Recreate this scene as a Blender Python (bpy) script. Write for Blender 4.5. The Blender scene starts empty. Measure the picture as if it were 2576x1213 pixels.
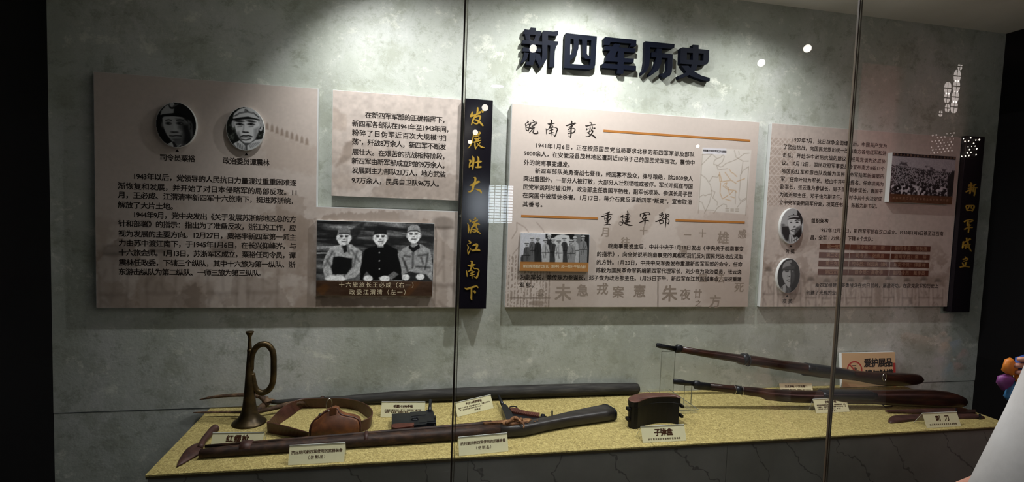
import bpy, bmesh, math, random
import numpy as np
from mathutils import Vector, Matrix, Quaternion

random.seed(7); rng = np.random.default_rng(11)
S = bpy.context.scene
COL = S.collection

def lin(r, g=None, b=None):
    if g is None: g = b = r
    f = lambda c: (c/255)/12.92 if c/255 <= .04045 else ((c/255+.055)/1.055)**2.4
    return (f(r), f(g), f(b))

# ------------------------------------------------------------------ camera
F, YAW, PITCH, ROLL = 1331.2, .19854, .060704, .035889
CAM = Vector((0, -2.0, 1.5))
cy, sy, cp, sp, cr, sr = (math.cos(YAW), math.sin(YAW), math.cos(PITCH), math.sin(PITCH), math.cos(ROLL), math.sin(ROLL))
FW = Vector((sy*cp, cy*cp, -sp)); R0 = Vector((cy, -sy, 0)); U0 = R0.cross(FW)
RT = R0*cr + U0*sr; UP = -R0*sr + U0*cr
cam = bpy.data.cameras.new('camera'); camo = bpy.data.objects.new('camera', cam); COL.objects.link(camo)
camo.matrix_world = Matrix(((RT.x, UP.x, -FW.x, CAM.x), (RT.y, UP.y, -FW.y, CAM.y), (RT.z, UP.z, -FW.z, CAM.z), (0, 0, 0, 1)))
cam.sensor_fit = 'HORIZONTAL'; cam.sensor_width = 36; cam.lens = 36*F/2576
cam.clip_start = .02; cam.clip_end = 60
S.camera = camo

# ------------------------------------------------------------------ view + world
S.view_settings.view_transform = 'Standard'; S.view_settings.look = 'None'
S.view_settings.gamma = 1; S.view_settings.use_curve_mapping = False
S.view_settings.exposure = 0.08
W = bpy.data.worlds.new('world'); S.world = W; W.use_nodes = True
W.node_tree.nodes['Background'].inputs[0].default_value = (.55, .5, .5, 1)
W.node_tree.nodes['Background'].inputs[1].default_value = .02
S.cycles.max_bounces = 8; S.cycles.transparent_max_bounces = 24
S.cycles.sample_clamp_indirect = 3.0

# ------------------------------------------------------------------ lamps of the showcase
ZC = 2.384         # showcase ceiling
LX = (-.25, .60, 1.34)
LP = (38, 50, 26)
LY = -.37
def spot(name, loc, w, col, size=2.2, blend=.75, rad=.02, aim=None):
    l = bpy.data.lights.new(name, 'SPOT'); l.energy = w; l.color = col; l.spot_size = size; l.spot_blend = blend
    l.shadow_soft_size = rad
    o = bpy.data.objects.new(name, l); COL.objects.link(o); o.location = loc
    if aim is not None: o.rotation_euler = (Vector(aim)-Vector(loc)).to_track_quat('-Z', 'Y').to_euler()
    return o
for i, x in enumerate(LX):
    spot('downlight_lamp', (x, LY, ZC-.03), LP[i], (.975, .995, 1.0), size=(2.1, 2.8, 2.5)[i], blend=1.0, aim=(x+(.62, .02, -.08)[i], (-.05, -.14, -.16)[i], (.9, .5, .4)[i]))
# added pink lamp for an unseen wall strip, mirrored as the right-hand pane's veil
def area(name, loc, w, col, sx, sy_, aim):
    l = bpy.data.lights.new(name, 'AREA'); l.energy = w; l.color = col; l.shape = 'RECTANGLE'; l.size = sx; l.size_y = sy_
    o = bpy.data.objects.new(name, l); COL.objects.link(o); o.location = loc
    o.rotation_euler = (Vector(aim)-Vector(loc)).to_track_quat('-Z', 'Y').to_euler(); return o
area('veil_strip_lamp', (3.6, -2.3, 2.5), 22, (1, .60, .58), .5, .5, (3.7, -3.2, 1.4))
spot('hall_pink_lamp', (3.3, -3.4, 2.3), 46, (1, .56, .54), aim=(2.15, 0, 1.25), size=.62, blend=.9, rad=.12)
spot('visitor_fill_lamp', (1.45, -.98, 2.66), 45, (1, .95, .95), aim=(1.52, -1.12, 1.2), size=.5, rad=.05)  # added fill light: brightens the visitor's shirt and its mirror image in the glass

# ------------------------------------------------------------------ pixel rays onto real planes
def ray(px, py): return FW*F + RT*(px-1288) - UP*(py-606.5)
def onY(px, py, y):
    d = ray(px, py); return CAM + d*((y-CAM.y)/d.y)
def onZ(px, py, z):
    d = ray(px, py); return CAM + d*((z-CAM.z)/d.z)
def onV(px, py, A, B):   # vertical plane through ground points A and B
    n = Vector((B[1]-A[1], A[0]-B[0], 0)); d = ray(px, py)
    return CAM + d*((Vector((A[0], A[1], 0))-CAM).dot(n)/d.dot(n))
def proj(p):
    v = Vector(p)-CAM; k = F/v.dot(FW); return 1288+v.dot(RT)*k, 606.5-v.dot(UP)*k
ZB = onY(530, 1025, 0).z          # display board top
ZP = -.022                         # front plane of the text panels

# ------------------------------------------------------------------ mesh helpers
def mk(name, verts, faces, mat=None, parent=None, smooth=False):
    me = bpy.data.meshes.new(name); me.from_pydata([tuple(v) for v in verts], [], faces); me.update()
    if smooth: me.polygons.foreach_set('use_smooth', [True]*len(me.polygons))
    o = bpy.data.objects.new(name, me); COL.objects.link(o)
    if mat: me.materials.append(mat)
    if parent: o.parent = parent
    return o
def bmo(name, bm, mat=None, parent=None, smooth=False):
    bmesh.ops.recalc_face_normals(bm, faces=bm.faces)
    me = bpy.data.meshes.new(name); bm.to_mesh(me); bm.free()
    if smooth:
        for p in me.polygons: p.use_smooth = True
    o = bpy.data.objects.new(name, me); COL.objects.link(o)
    if mat: me.materials.append(mat)
    if parent: o.parent = parent
    return o
def bbox(bm, x0, x1, y0, y1, z0, z1, bev=0):
    vs = [bm.verts.new((x, y, z)) for x in (x0, x1) for y in (y0, y1) for z in (z0, z1)]
    fs = [bm.faces.new([vs[i] for i in f]) for f in ((0, 1, 3, 2), (4, 6, 7, 5), (0, 4, 5, 1), (2, 3, 7, 6), (0, 2, 6, 4), (1, 5, 7, 3))]
    if bev:
        es = list({e for f in fs for e in f.edges})
        bmesh.ops.bevel(bm, geom=es, offset=bev, segments=2, affect='EDGES', profile=.6)
def box(name, x0, x1, y0, y1, z0, z1, mat=None, parent=None, bev=0):
    bm = bmesh.new(); bbox(bm, min(x0, x1), max(x0, x1), min(y0, y1), max(y0, y1), min(z0, z1), max(z0, z1), bev)
    return bmo(name, bm, mat, parent)
def prism(bm, poly, off, bev=0):
    """poly: list of 3-D points; off: vector to the other face"""
    off = Vector(off); a = [bm.verts.new(Vector(p)) for p in poly]; b = [bm.verts.new(Vector(p)+off) for p in poly]
    n = len(poly); f = [bm.faces.new(a), bm.faces.new(b[::-1])]
    for i in range(n): f.append(bm.faces.new((a[i], b[i], b[(i+1) % n], a[(i+1) % n])))
    if bev:
        es = list({e for e in f[0].edges})
        try: bmesh.ops.bevel(bm, geom=es, offset=bev, segments=2, affect='EDGES', profile=.5)
        except Exception: pass
def lathe(bm, prof, c, n=28, axis=Vector((0, 0, 1))):
    q = Vector((0, 0, 1)).rotation_difference(axis); rings = []
    for r, h in prof:
        rings.append([bm.verts.new(Vector(c)+q @ Vector((r*math.cos(2*math.pi*k/n), r*math.sin(2*math.pi*k/n), h))) for k in range(n)])
    for a, b in zip(rings, rings[1:]):
        for k in range(n): bm.faces.new((a[k], a[(k+1) % n], b[(k+1) % n], b[k]))
    bm.faces.new(rings[0][::-1]); bm.faces.new(rings[-1])
def smooth_path(pts, k=6):
    P = [Vector(p) for p in pts]; out = []
    for i in range(len(P)-1):
        p0 = P[max(i-1, 0)]; p1 = P[i]; p2 = P[i+1]; p3 = P[min(i+2, len(P)-1)]
        for j in range(k):
            t = j/k
            out.append(.5*((2*p1)+(p2-p0)*t+(2*p0-5*p1+4*p2-p3)*t*t+(-p0+3*p1-3*p2+p3)*t**3))
    return out+[P[-1]]
def loft(bm, secs, up=Vector((0, 0, 1)), n=16, e=2.0, closed=False):
    """secs: (centre, half width sideways, half height along up)"""
    rings = []; N = len(secs)
    for i, (c, a, b) in enumerate(secs):
        if closed: t = Vector(secs[(i+1) % N][0])-Vector(secs[i-1][0])
        else: t = Vector(secs[min(i+1, N-1)][0])-Vector(secs[max(i-1, 0)][0])
        t.normalize(); s = t.cross(up)
        if s.length < 1e-4: s = t.cross(Vector((0, 1, 0)))
        s.normalize(); u = s.cross(t)
        rg = []
        for k in range(n):
            w = 2*math.pi*k/n; ca, sa = math.cos(w), math.sin(w)
            x = math.copysign(abs(ca)**(2/e), ca); y = math.copysign(abs(sa)**(2/e), sa)
            rg.append(bm.verts.new(Vector(c)+s*(a*x)+u*(b*y)))
        rings.append(rg)
    M = N if closed else N-1
    for i in range(M):
        a, b = rings[i], rings[(i+1) % N]
        for k in range(n): bm.faces.new((a[k], a[(k+1) % n], b[(k+1) % n], b[k]))
    if not closed: bm.faces.new(rings[0][::-1]); bm.faces.new(rings[-1])
def tube(bm, pts, r, n=10, up=Vector((0, 0, 1)), closed=False):
    rs = r if isinstance(r, (list, tuple)) else [r]*len(pts)
    loft(bm, [(p, q, q) for p, q in zip(pts, rs)], up, n, closed=closed)
def pillow(bm, outline, h, nrm, edge=.35, rings=4):
    """flat underside, softly domed top; outline = 3-D points on the underside"""
    P = [Vector(p) for p in outline]; c = sum(P, Vector())/len(P); nrm = Vector(nrm).normalized()
    prev = [bm.verts.new(p) for p in P]; bm.faces.new(prev[::-1]); n = len(P)
    for i in range(1, rings+1):
        t = i/rings; s = 1-edge*(1-math.cos(t*math.pi/2)); hh = h*math.sin(t*math.pi/2)
        cur = [bm.verts.new(c+(p-c)*s+nrm*hh) for p in P]
        for k in range(n): bm.faces.new((prev[k], prev[(k+1) % n], cur[(k+1) % n], cur[k]))
        prev = cur
    bm.faces.new(prev)
def tag(o, label=None, cat=None, group=None, kind=None):
    if label: o['label'] = label
    if cat: o['category'] = cat
    if group: o['group'] = group
    if kind: o['kind'] = kind
    return o
def thing(name, label, cat, group=None, loc=(0, 0, 0)):
    o = bpy.data.objects.new(name, None); COL.objects.link(o); o.location = loc; o.empty_display_size = .05
    return tag(o, label, cat, group)
def rebase(root, loc):
    """put an Empty at the base of its thing without moving the parts"""
    loc = Vector(loc); root.location = loc
    for ch in root.children: ch.location = ch.location-loc

# ------------------------------------------------------------------ materials
MATS = {}
def mat(name, col=(.5, .5, .5), rough=.5, metal=0, spec=.5, emit=None, es=0, coat=0):
    m = bpy.data.materials.new(name); m.use_nodes = True; b = m.node_tree.nodes['Principled BSDF']
    b.inputs['Base Color'].default_value = (*col, 1); b.inputs['Roughness'].default_value = rough
    b.inputs['Metallic'].default_value = metal; b.inputs['Specular IOR Level'].default_value = spec
    b.inputs['Coat Weight'].default_value = coat
    if emit: b.inputs['Emission Color'].default_value = (*emit, 1); b.inputs['Emission Strength'].default_value = es
    MATS[name] = m; return m
class NT:
    def __init__(s, m): s.t = m.node_tree; s.b = s.t.nodes['Principled BSDF']; s.tc = s.t.nodes.new('ShaderNodeTexCoord')
    def n(s, k, **kw):
        x = s.t.nodes.new(k)
        for a, v in kw.items():
            if a.startswith('i_'): x.inputs[a[2:].replace('_', ' ')].default_value = v
            else: setattr(x, a, v)
        return x
    def l(s, a, b): s.t.links.new(a, b)
    def mapped(s, scale=(1, 1, 1), rot=(0, 0, 0)):
        mp = s.n('ShaderNodeMapping'); mp.inputs['Scale'].default_value = scale; mp.inputs['Rotation'].default_value = rot
        s.l(s.tc.outputs['Object'], mp.inputs[0]); return mp.outputs[0]
    def noise(s, scale, detail=5, rough=.6, vec=None, dist=0):
        x = s.n('ShaderNodeTexNoise'); x.inputs['Scale'].default_value = scale; x.inputs['Detail'].default_value = detail
        x.inputs['Roughness'].default_value = rough; x.inputs['Distortion'].default_value = dist
        s.l(vec if vec is not None else s.tc.outputs['Object'], x.inputs['Vector']); return x.outputs['Fac']
    def ramp(s, fac, stops):
        r = s.n('ShaderNodeValToRGB'); e = r.color_ramp.elements
        while len(e) > 1: e.remove(e[-1])
        e[0].position = stops[0][0]; c = stops[0][1]; e[0].color = (*c, 1) if len(c) == 3 else c
        for p, c in stops[1:]:
            q = e.new(p); q.color = (*c, 1)
        s.l(fac, r.inputs[0]); return r.outputs[0]
    def mix(s, fac, a, b, mode='MIX'):
        x = s.n('ShaderNodeMix', data_type='RGBA', blend_type=mode)
        for sock, v in ((x.inputs[0], fac), (x.inputs[6], a), (x.inputs[7], b)):
            if hasattr(v, 'links') or hasattr(v, 'is_linked'): s.l(v, sock)
            elif isinstance(v, (int, float)): sock.default_value = v
            else: sock.default_value = (*v, 1)
        return x.outputs[2]
    def bump(s, h, strength=.3, dist=.002):
        b = s.n('ShaderNodeBump'); b.inputs['Strength'].default_value = strength; b.inputs['Distance'].default_value = dist
        s.l(h, b.inputs['Height']); s.l(b.outputs[0], s.b.inputs['Normal']); return b
    def col(s, c): s.l(c, s.b.inputs['Base Color'])

# concrete wall
m = mat('concrete', rough=.82, spec=.25); t = NT(m)
big = t.noise(1.6, 8, .62, dist=.6); mid = t.noise(9, 8, .7); fine = t.noise(70, 4, .6)
c = t.ramp(big, [(.30, lin(164, 167, 157)), (.48, lin(189, 192, 182)), (.62, lin(201, 202, 197)), (.8, lin(208, 209, 204))])
c = t.mix(t.ramp(mid, [(.31, (.0, .0, .0)), (.43, (1, 1, 1))]), lin(164, 167, 158), c)
vo = t.n('ShaderNodeTexVoronoi', feature='SMOOTH_F1'); vo.inputs['Scale'].default_value = 6.5; t.l(t.tc.outputs['Object'], vo.inputs['Vector'])
spots = t.ramp(vo.outputs['Distance'], [(.0, (.90, .91, .89)), (.05, (.88, .89, .87)), (.085, (.72, .73, .71)), (.12, (.93, .93, .92)), (.16, (1, 1, 1))])
st = t.noise(3.2, 3, .5, vec=t.mapped((1, 1, 1.3)))
spots = t.mix(t.ramp(st, [(.50, (0, 0, 0)), (.6, (1, 1, 1))]), (1, 1, 1), spots)
c = t.mix(1.0, c, spots, 'MULTIPLY')
streak = t.noise(5, 4, .6, vec=t.mapped((1.2, 1, .12)))
c = t.mix(.35, c, t.ramp(streak, [(.35, lin(170, 176, 166)), (.6, lin(212, 212, 210))]), 'MULTIPLY')
pa = t.noise(4.6, 12, .76, dist=.15); c = t.mix(t.ramp(pa, [(.40, (.6, .6, .6)), (.49, (0, 0, 0))]), c, lin(148, 151, 136)); pb = t.noise(8.5, 12, .78, vec=t.mapped((1, 1, 1.2)), dist=.25); c = t.mix(t.ramp(pb, [(.38, (.6, .6, .6)), (.46, (0, 0, 0)), (.56, (0, 0, 0)), (.63, (.55, .55, .55))]), c, t.ramp(pb, [(.45, lin(132, 136, 120)), (.55, lin(222, 222, 209))])); rid = t.noise(9, 9, .72, dist=.5); c = t.mix(t.ramp(rid, [(.490, (0, 0, 0)), (.498, (.32, .32, .32)), (.502, (.32, .32, .32)), (.510, (0, 0, 0))]), c, lin(140, 143, 130))
c = t.mix(t.ramp(t.noise(38, 6, .7), [(.30, (.5, .5, .5)), (.42, (0, 0, 0))]), c, lin(158, 160, 150))
t.col(c)
hm = t.n('ShaderNodeMath', operation='ADD'); t.l(mid, hm.inputs[0]); t.l(fine, hm.inputs[1])
t.bump(hm.outputs[0], .22, .0035); CONC = m

m = mat('plaster_ceiling', lin(176, 174, 170), .9, spec=.2); t = NT(m); t.col(t.ramp(t.noise(3, 6), [(.3, lin(212, 208, 202)), (.7, lin(228, 224, 220))])); PLAST = m
BLACKW = mat('black_wall', (.004, .0035, .004), .6, spec=.12)
HALLW = mat('hall_wall', lin(150, 120, 116), .8)
HALLD = mat('hall_dark', (.02, .018, .018), .7)
HALLF = mat('hall_floor_stone', (.035, .033, .032), .35)

# marble of the cabinet front
m = mat('dark_marble', (.05, .05, .05), .22, spec=.4); t = NT(m)
v = t.mapped((1, 1, 1), (0, math.radians(38), 0))
wv = t.n('ShaderNodeTexWave', wave_type='BANDS', bands_direction='X'); wv.inputs['Scale'].default_value = 1.9; wv.inputs['Distortion'].default_value = 7
wv.inputs['Detail'].default_value = 5; wv.inputs['Detail Scale'].default_value = 1.3; wv.inputs['Detail Roughness'].default_value = .62; t.l(v, wv.inputs['Vector'])
base = t.ramp(t.noise(2.2, 6, .6, vec=v), [(.3, lin(100, 98, 90)), (.6, lin(122, 120, 112)), (.8, lin(138, 136, 128))])
c = t.mix(t.ramp(wv.outputs['Fac'], [(0, (.6, .6, .6)), (.0004, (.5, .5, .5)), (.0022, (0, 0, 0))]), base, lin(52, 50, 46))
w2 = t.noise(4.0, 8, .55, vec=t.mapped((1, 1, 3.4)), dist=1.2)
c = t.mix(t.ramp(w2, [(.66, (0, 0, 0)), (.72, (.35, .35, .35))]), c, lin(150, 150, 146)); t.col(c); MARB = m

# woven gold fabric
m = mat('gold_fabric', rough=.75, spec=.25); t = NT(m)
n1 = t.noise(135, 3, .6, vec=t.mapped((1, .6, 1), (0, 0, .5)), dist=1.6); n2 = t.noise(135, 3, .6, vec=t.mapped((.6, 1, 1), (0, 0, -.5)), dist=1.6); n3 = t.noise(260, 2, .6); nb = t.noise(2.5, 4)
mx = t.n('ShaderNodeMath', operation='MAXIMUM'); t.l(n1, mx.inputs[0]); t.l(n2, mx.inputs[1])
c = t.ramp(mx.outputs[0], [(.40, lin(132, 119, 76)), (.52, lin(162, 148, 96)), (.64, lin(192, 178, 124))])
c = t.mix(.22, c, t.ramp(n3, [(.35, lin(140, 130, 84)), (.65, lin(228, 216, 164))]), 'OVERLAY')
c = t.mix(.5, c, t.ramp(nb, [(.3, (.82, .80, .76)), (.7, (1, 1, 1))]), 'MULTIPLY'); t.col(c)
t.bump(mx.outputs[0], .9, .003); FAB = m
FABE = mat('fabric_edge', lin(58, 48, 24), .8)
SEAM = mat('seam_dark', (.01, .009, .007), .9)

# printed surfaces: colour stored on the mesh
def printmat(name, rough=.45, spec=.35):
    m = mat(name, rough=rough, spec=spec); a = m.node_tree.nodes.new('ShaderNodeAttribute'); a.attribute_name = 'print'
    m.node_tree.links.new(a.outputs['Color'], m.node_tree.nodes['Principled BSDF'].inputs['Base Color']); return m
PRINT = printmat('printed_panel'); PHOTO = printmat('photo_print', .35)
EDGE = mat('panel_edge', lin(196, 196, 194), .45)
EDGEG = mat('panel_edge_grey', lin(120, 128, 130), .5)
INK = mat('ink_black', lin(30, 22, 18), .6, spec=.2); INKR = mat('ink_card', lin(62, 34, 18), .6, spec=.2)
INKW = mat('ink_light', lin(205, 190, 160), .6, spec=.2); INKC = mat('ink_table', lin(150, 118, 96), .6, spec=.2)
INKS = mat('ink_faint', lin(134, 120, 108), .6, spec=.2)
BAR = mat('ochre_bar', lin(160, 104, 48), .55, spec=.25); CELL = mat('table_cell', lin(84, 46, 32), .5, spec=.25)
LACQ = mat('black_lacquer', (.006, .005, .008), .12, spec=.4)
LETT = mat('title_black', lin(14, 17, 27), .5, spec=.04)
m = mat('gold_leaf', lin(205, 165, 66), .38, metal=.55); GOLD = m
CARD = mat('card_cream', lin(208, 202, 164), .3, spec=.4, coat=.5)
RED = mat('sign_red', lin(176, 42, 34), .5); SIGNF = mat('sign_tan', lin(214, 178, 134), .4); WHITE = mat('white_board', lin(225, 225, 222), .5)

def glassy(name, tint, refl, rough=0.0, edge=None):
    m = bpy.data.materials.new(name); m.use_nodes = True; nt = m.node_tree; nt.nodes.clear()
    o = nt.nodes.new('ShaderNodeOutputMaterial'); tr = nt.nodes.new('ShaderNodeBsdfTransparent'); gl = nt.nodes.new('ShaderNodeBsdfGlossy')
    tr.inputs[0].default_value = (*tint, 1); gl.inputs['Roughness'].default_value = rough; gl.inputs['Color'].default_value = (1, 1, 1, 1)
    fr = nt.nodes.new('ShaderNodeFresnel'); fr.inputs[0].default_value = 1.5
    ml = nt.nodes.new('ShaderNodeMath'); ml.operation = 'MULTIPLY'; ml.inputs[1].default_value = refl
    mx = nt.nodes.new('ShaderNodeMixShader'); nt.links.new(fr.outputs[0], ml.inputs[0]); nt.links.new(ml.outputs[0], mx.inputs[0])
    nt.links.new(tr.outputs[0], mx.inputs[1]); nt.links.new(gl.outputs[0], mx.inputs[2]); nt.links.new(mx.outputs[0], o.inputs[0]); return m
GLASS = glassy('showcase_glass', (.985, .99, .985), .9)
ACRY = glassy('clear_acrylic', (.985, .99, .985), .35, .02)
ACRS = mat('acrylic_stand_edge', lin(120, 122, 110), .3)
ACRE = mat('acrylic_edge', lin(190, 192, 184), .25)
SEAL = mat('silicone_seal', lin(92, 78, 64), .3); GEDGE = mat('polished_glass_edge', lin(206, 204, 194), .12, spec=.6)
_t = GEDGE.node_tree; _tl = _t.nodes.new('ShaderNodeBsdfTransparent'); _tl.inputs[0].default_value = (.97, .97, .94, 1); _mx = _t.nodes.new('ShaderNodeMixShader'); _mx.inputs[0].default_value = .85
_t.links.new(_t.nodes['Principled BSDF'].outputs[0], _mx.inputs[1]); _t.links.new(_tl.outputs[0], _mx.inputs[2]); _t.links.new(_mx.outputs[0], _t.nodes['Material Output'].inputs[0])

def worn(name, c0, c1, c2, scale=20, rough=.5, metal=0, bump=.2, stretch=(1, 1, 1), spec=.5, dist=.3):
    m = mat(name, rough=rough, metal=metal, spec=spec); t = NT(m); n = t.noise(scale, 6, .65, vec=t.mapped(stretch), dist=dist)
    t.col(t.ramp(n, [(.32, c0), (.5, c1), (.68, c2)])); t.bump(n, bump, .002); return m
BRASS = worn('aged_brass', lin(44, 35, 22), lin(70, 57, 35), lin(104, 85, 54), 14, .36, .75, .05)
LEATH = worn('tan_leather', lin(50, 28, 19), lin(98, 57, 32), lin(146, 90, 48), 11, .5, 0, .25)
BELT = worn('brown_belt_leather', lin(48, 26, 20), lin(68, 38, 30), lin(84, 50, 40), 18, .42, 0, .1)
STRAW = worn('oiled_stock_wood', lin(22, 13, 10), lin(38, 20, 14), lin(60, 32, 21), 10, .3, 0, .06, (1, 6, 6), .5)
RIFW = worn('dark_stock_wood', lin(30, 26, 24), lin(42, 38, 36), lin(56, 52, 50), 8, .38, 0, .08, (1, 5, 5), .5)
BROWNW = worn('rusty_brown_stock', lin(28, 18, 14), lin(46, 31, 24), lin(76, 52, 38), 30, .6, 0, .35, (1, 2, 2), .3)
RUST = worn('rusted_iron', lin(62, 38, 22), lin(112, 74, 44), lin(166, 126, 84), 60, .8, .2, .7)
GUNM = worn('gun_black', lin(20, 21, 24), lin(30, 31, 35), lin(40, 42, 46), 12, .36, .4, .03)
GRIP = worn('red_brown_grip', lin(60, 30, 22), lin(80, 40, 30), lin(98, 54, 42), 18, .4, 0, .05)
POLE = worn('grey_weathered_pole', lin(28, 26, 24), lin(42, 40, 37), lin(66, 63, 58), 16, .7, 0, .3, (.6, 6, 6), .3)
BARK = worn('knotted_root_wood', lin(40, 28, 20), lin(78, 58, 42), lin(120, 94, 70), 45, .75, 0, .8, (1, 1, 1), .3)
CASE = mat('case_black', lin(13, 12, 12), .5, spec=.3); LID = worn('case_lid_brown', lin(70, 42, 34), lin(84, 52, 42), lin(102, 66, 54), 20, .42, 0, .05)
STEEL = mat('bright_steel', lin(200, 200, 196), .2, metal=1)
IRONR = worn('red_brown_iron', lin(48, 28, 24), lin(66, 40, 34), lin(86, 56, 46), 30, .55, .1, .2)

# ================================================================== STRUCTURE
XL, XR = onY(127, 600, 0).x, onY(2530, 100, 0).x
ZJ = ZB-.003
GY = -.78                       # glass plane
wall = tag(bpy.data.objects.new('wall_back', None), 'mottled grey concrete rear wall of the showcase', kind='structure'); COL.objects.link(wall)
box('concrete_panel', XL-.02, XR+.02, 0, .05, ZJ+.0025, ZC+.01, CONC, wall)
box('concrete_panel', XL-.02, XR+.02, .0015, .05, 0, ZJ-.0015, CONC, wall)
box('joint', XL-.02, XR+.02, .004, .05, ZJ-.0015, ZJ+.0025, EDGEG, wall)
tag(box('wall_left', XL-.12, XL, GY, .05, 0, ZC+.02, BLACKW), 'black side wall at the left end of the showcase', kind='structure')
tag(box('wall_right', XR, XR+.12, GY, .05, 0, ZC+.02, BLACKW), 'black side wall at the right end of the showcase', kind='structure')
tag(box('ceiling', XL-.12, XR+.12, GY-.02, .05, ZC, ZC+.08, PLAST), 'grey plaster ceiling inside the showcase', kind='structure')
tag(box('floor', -5.5, 6.5, -7, .05, -.06, 0, HALLF), 'dark stone floor of the hall', kind='structure')
# the hall the visitors stand in (seen only as reflections in the glass)
tag(box('wall_hall', -5.5, 6.5, -5.1, -5.0, 0, 3.0, HALLD), 'dark far wall of the hall', kind='structure')
tag(box('wall_veil_strip', 3.50, 3.92, -3.28, -3.2, 0, 2.75, HALLW), 'narrow pink wall strip across the hall, added for the veil in the right pane', kind='structure')  # added strip, sized so its reflection gives the pink veil
tag(box('ceiling_hall', -5.5, 6.5, -5.1, GY-.04, 2.75, 2.85, HALLD), 'dark ceiling of the hall', kind='structure')
tag(box('trim_1', XL-.12, XR+.12, GY-.03, GY+.03, ZC-.01, 2.76, BLACKW), 'black header above the showcase glass', kind='structure')

# ceiling fixtures
for i, x in enumerate(LX):
    f = thing('downlight', ('recessed downlight in the showcase ceiling over the left panel', 'recessed downlight in the showcase ceiling above the wall title', 'recessed downlight in the showcase ceiling over the right panel')[i], 'lamp', 'showcase downlights')
    bm = bmesh.new(); n = 32; R = ((.045, .0), (.058, .0), (.058, -.006), (.045, -.008))
    rr = [[bm.verts.new((x+r*math.cos(2*math.pi*k/n), LY+r*math.sin(2*math.pi*k/n), ZC+h)) for k in range(n)] for r, h in R]
    for a, b in zip(rr, rr[1:]+rr[:1]):
        for k in range(n): bm.faces.new((a[k], a[(k+1) % n], b[(k+1) % n], b[k]))
    bmo('ring', bm, WHITE, f, True)
    bm = bmesh.new(); lathe(bm, [(.044, -.0005), (.044, .0)], (x, LY, ZC-.002), 32)
    bmo('lens', bm, mat('lamp_lens', (1, 1, 1), emit=(.95, 1, .98), es=18), f); rebase(f, (x, LY, ZC))

# ------------------------------------------------------------------ cabinet with fabric top
bl, br_, fl, fr = onZ(530, 1025, ZB), onZ(2446, 1031, ZB), onZ(362, 1198, ZB), onZ(2545, 1072, ZB)
BX0 = (bl.x+fl.x)/2; BX1 = (br_.x+fr.x)/2; BY = onZ(1135, 1150, ZB).y-.004
sm = onZ(1560, 1038, ZB).x
cab = thing('display_cabinet', 'long low marble-fronted display cabinet with a gold woven fabric top', 'cabinet')
for a, b in ((BX0, sm-.0006), (sm+.0006, BX1)):
    bm = bmesh.new(); bbox(bm, a, b, BY, -.001, ZB-.006, ZB, .0015); bmo('fabric_board', bm, FAB, cab)
    box('board_edge', a+.001, b-.001, BY+.001, -.002, ZB-.013, ZB-.0062, FABE, cab)
box('carcass', BX0+.03, BX1-.03, BY+.035, -.002, .02, ZB-.014, SEAM, cab)
sl = [BX0+.004, BX0+.86, BX0+1.72, BX1-.004]
for i in range(3): box('marble_slab', sl[i]+.0006, sl[i+1]-.0006, BY+.006, BY+.03, .02, ZB-.014, MARB, cab, .001)
for x0, x1 in ((BX0+.004, BX0+.028), (BX1-.028, BX1-.004)): box('end_panel', x0, x1, BY+.031, -.002, .02, ZB-.014, MARB, cab)
rebase(cab, ((BX0+BX1)/2, BY/2, 0))

# ================================================================== TEXT
def text_geo(s, size, width=None, bold=0.0):
    """flat glyph outlines of one line; returns verts (x,y,0) centred on mid-height, faces"""
    cu = bpy.data.curves.new('t', 'FONT'); cu.body = s; cu.size = size; cu.fill_mode = 'FRONT'; cu.resolution_u = 2
    cu.dimensions = '2D'
    o = bpy.data.objects.new('t', cu); COL.objects.link(o)
    def w():
        bpy.context.view_layer.update(); return o.dimensions.x
    if width and len(s) > 1:
        w1 = w(); cu.space_character = 1.3; w2 = w(); k = 1+.3*(width-w1)/(w2-w1) if abs(w2-w1) > 1e-9 else 1
        cu.space_character = max(.82, k); w3 = w()
    bpy.context.view_layer.update(); dg = bpy.context.evaluated_depsgraph_get()
    me = bpy.data.meshes.new_from_object(o.evaluated_get(dg)); n = len(me.vertices)
    V = np.zeros(n*3); me.vertices.foreach_get('co', V); V = V.reshape(-1, 3)
    Fs = [tuple(p.vertices) for p in me.polygons]
    bpy.data.objects.remove(o); bpy.data.curves.remove(cu); bpy.data.meshes.remove(me)
    if n:
        x0, x1 = V[:, 0].min(), V[:, 0].max(); V[:, 0] -= x0
        if width and (x1-x0) > width*1.001: V[:, 0] *= width/(x1-x0)
        V[:, 1] -= size*.335
    return V, Fs
def text_block(name, lines, org, ex, ey, m, parent, lift=.0006):
    """lines: (string, x, y, size, width, bold); local metres on the plane org+ex*x+ey*y"""
    AV, AF = [], []; ex = Vector(ex); ey = Vector(ey); nz = ex.cross(ey).normalized(); org = Vector(org)
    base = 0; E = np.array([list(ex), list(ey), list(nz)])
    for s, x, y, size, width, bold in lines:
        V, Fs = text_geo(s, size, width, bold)
        if not len(V): continue
        b_ = bold*size
        sh_ = ((0, 0),) if b_ <= 0 else ((b_, b_), (-b_, b_), (b_, -b_), (-b_, -b_)) if bold < .025 else ((b_, b_), (-b_, b_), (b_, -b_), (-b_, -b_), (b_*1.2, 0), (-b_*1.2, 0), (0, b_*1.2), (0, -b_*1.2))
        for q_i, (sx_, sy_) in enumerate(sh_):
            L = np.stack([V[:, 0]+x+sx_, V[:, 1]+y+sy_, np.full(len(V), lift+.00004*q_i)], 1)
            AV.append(L @ E+np.array(list(org))); AF += [tuple(i+base for i in f) for f in Fs]; base += len(V)
    return mk(name, np.concatenate(AV), AF, m, parent)
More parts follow.
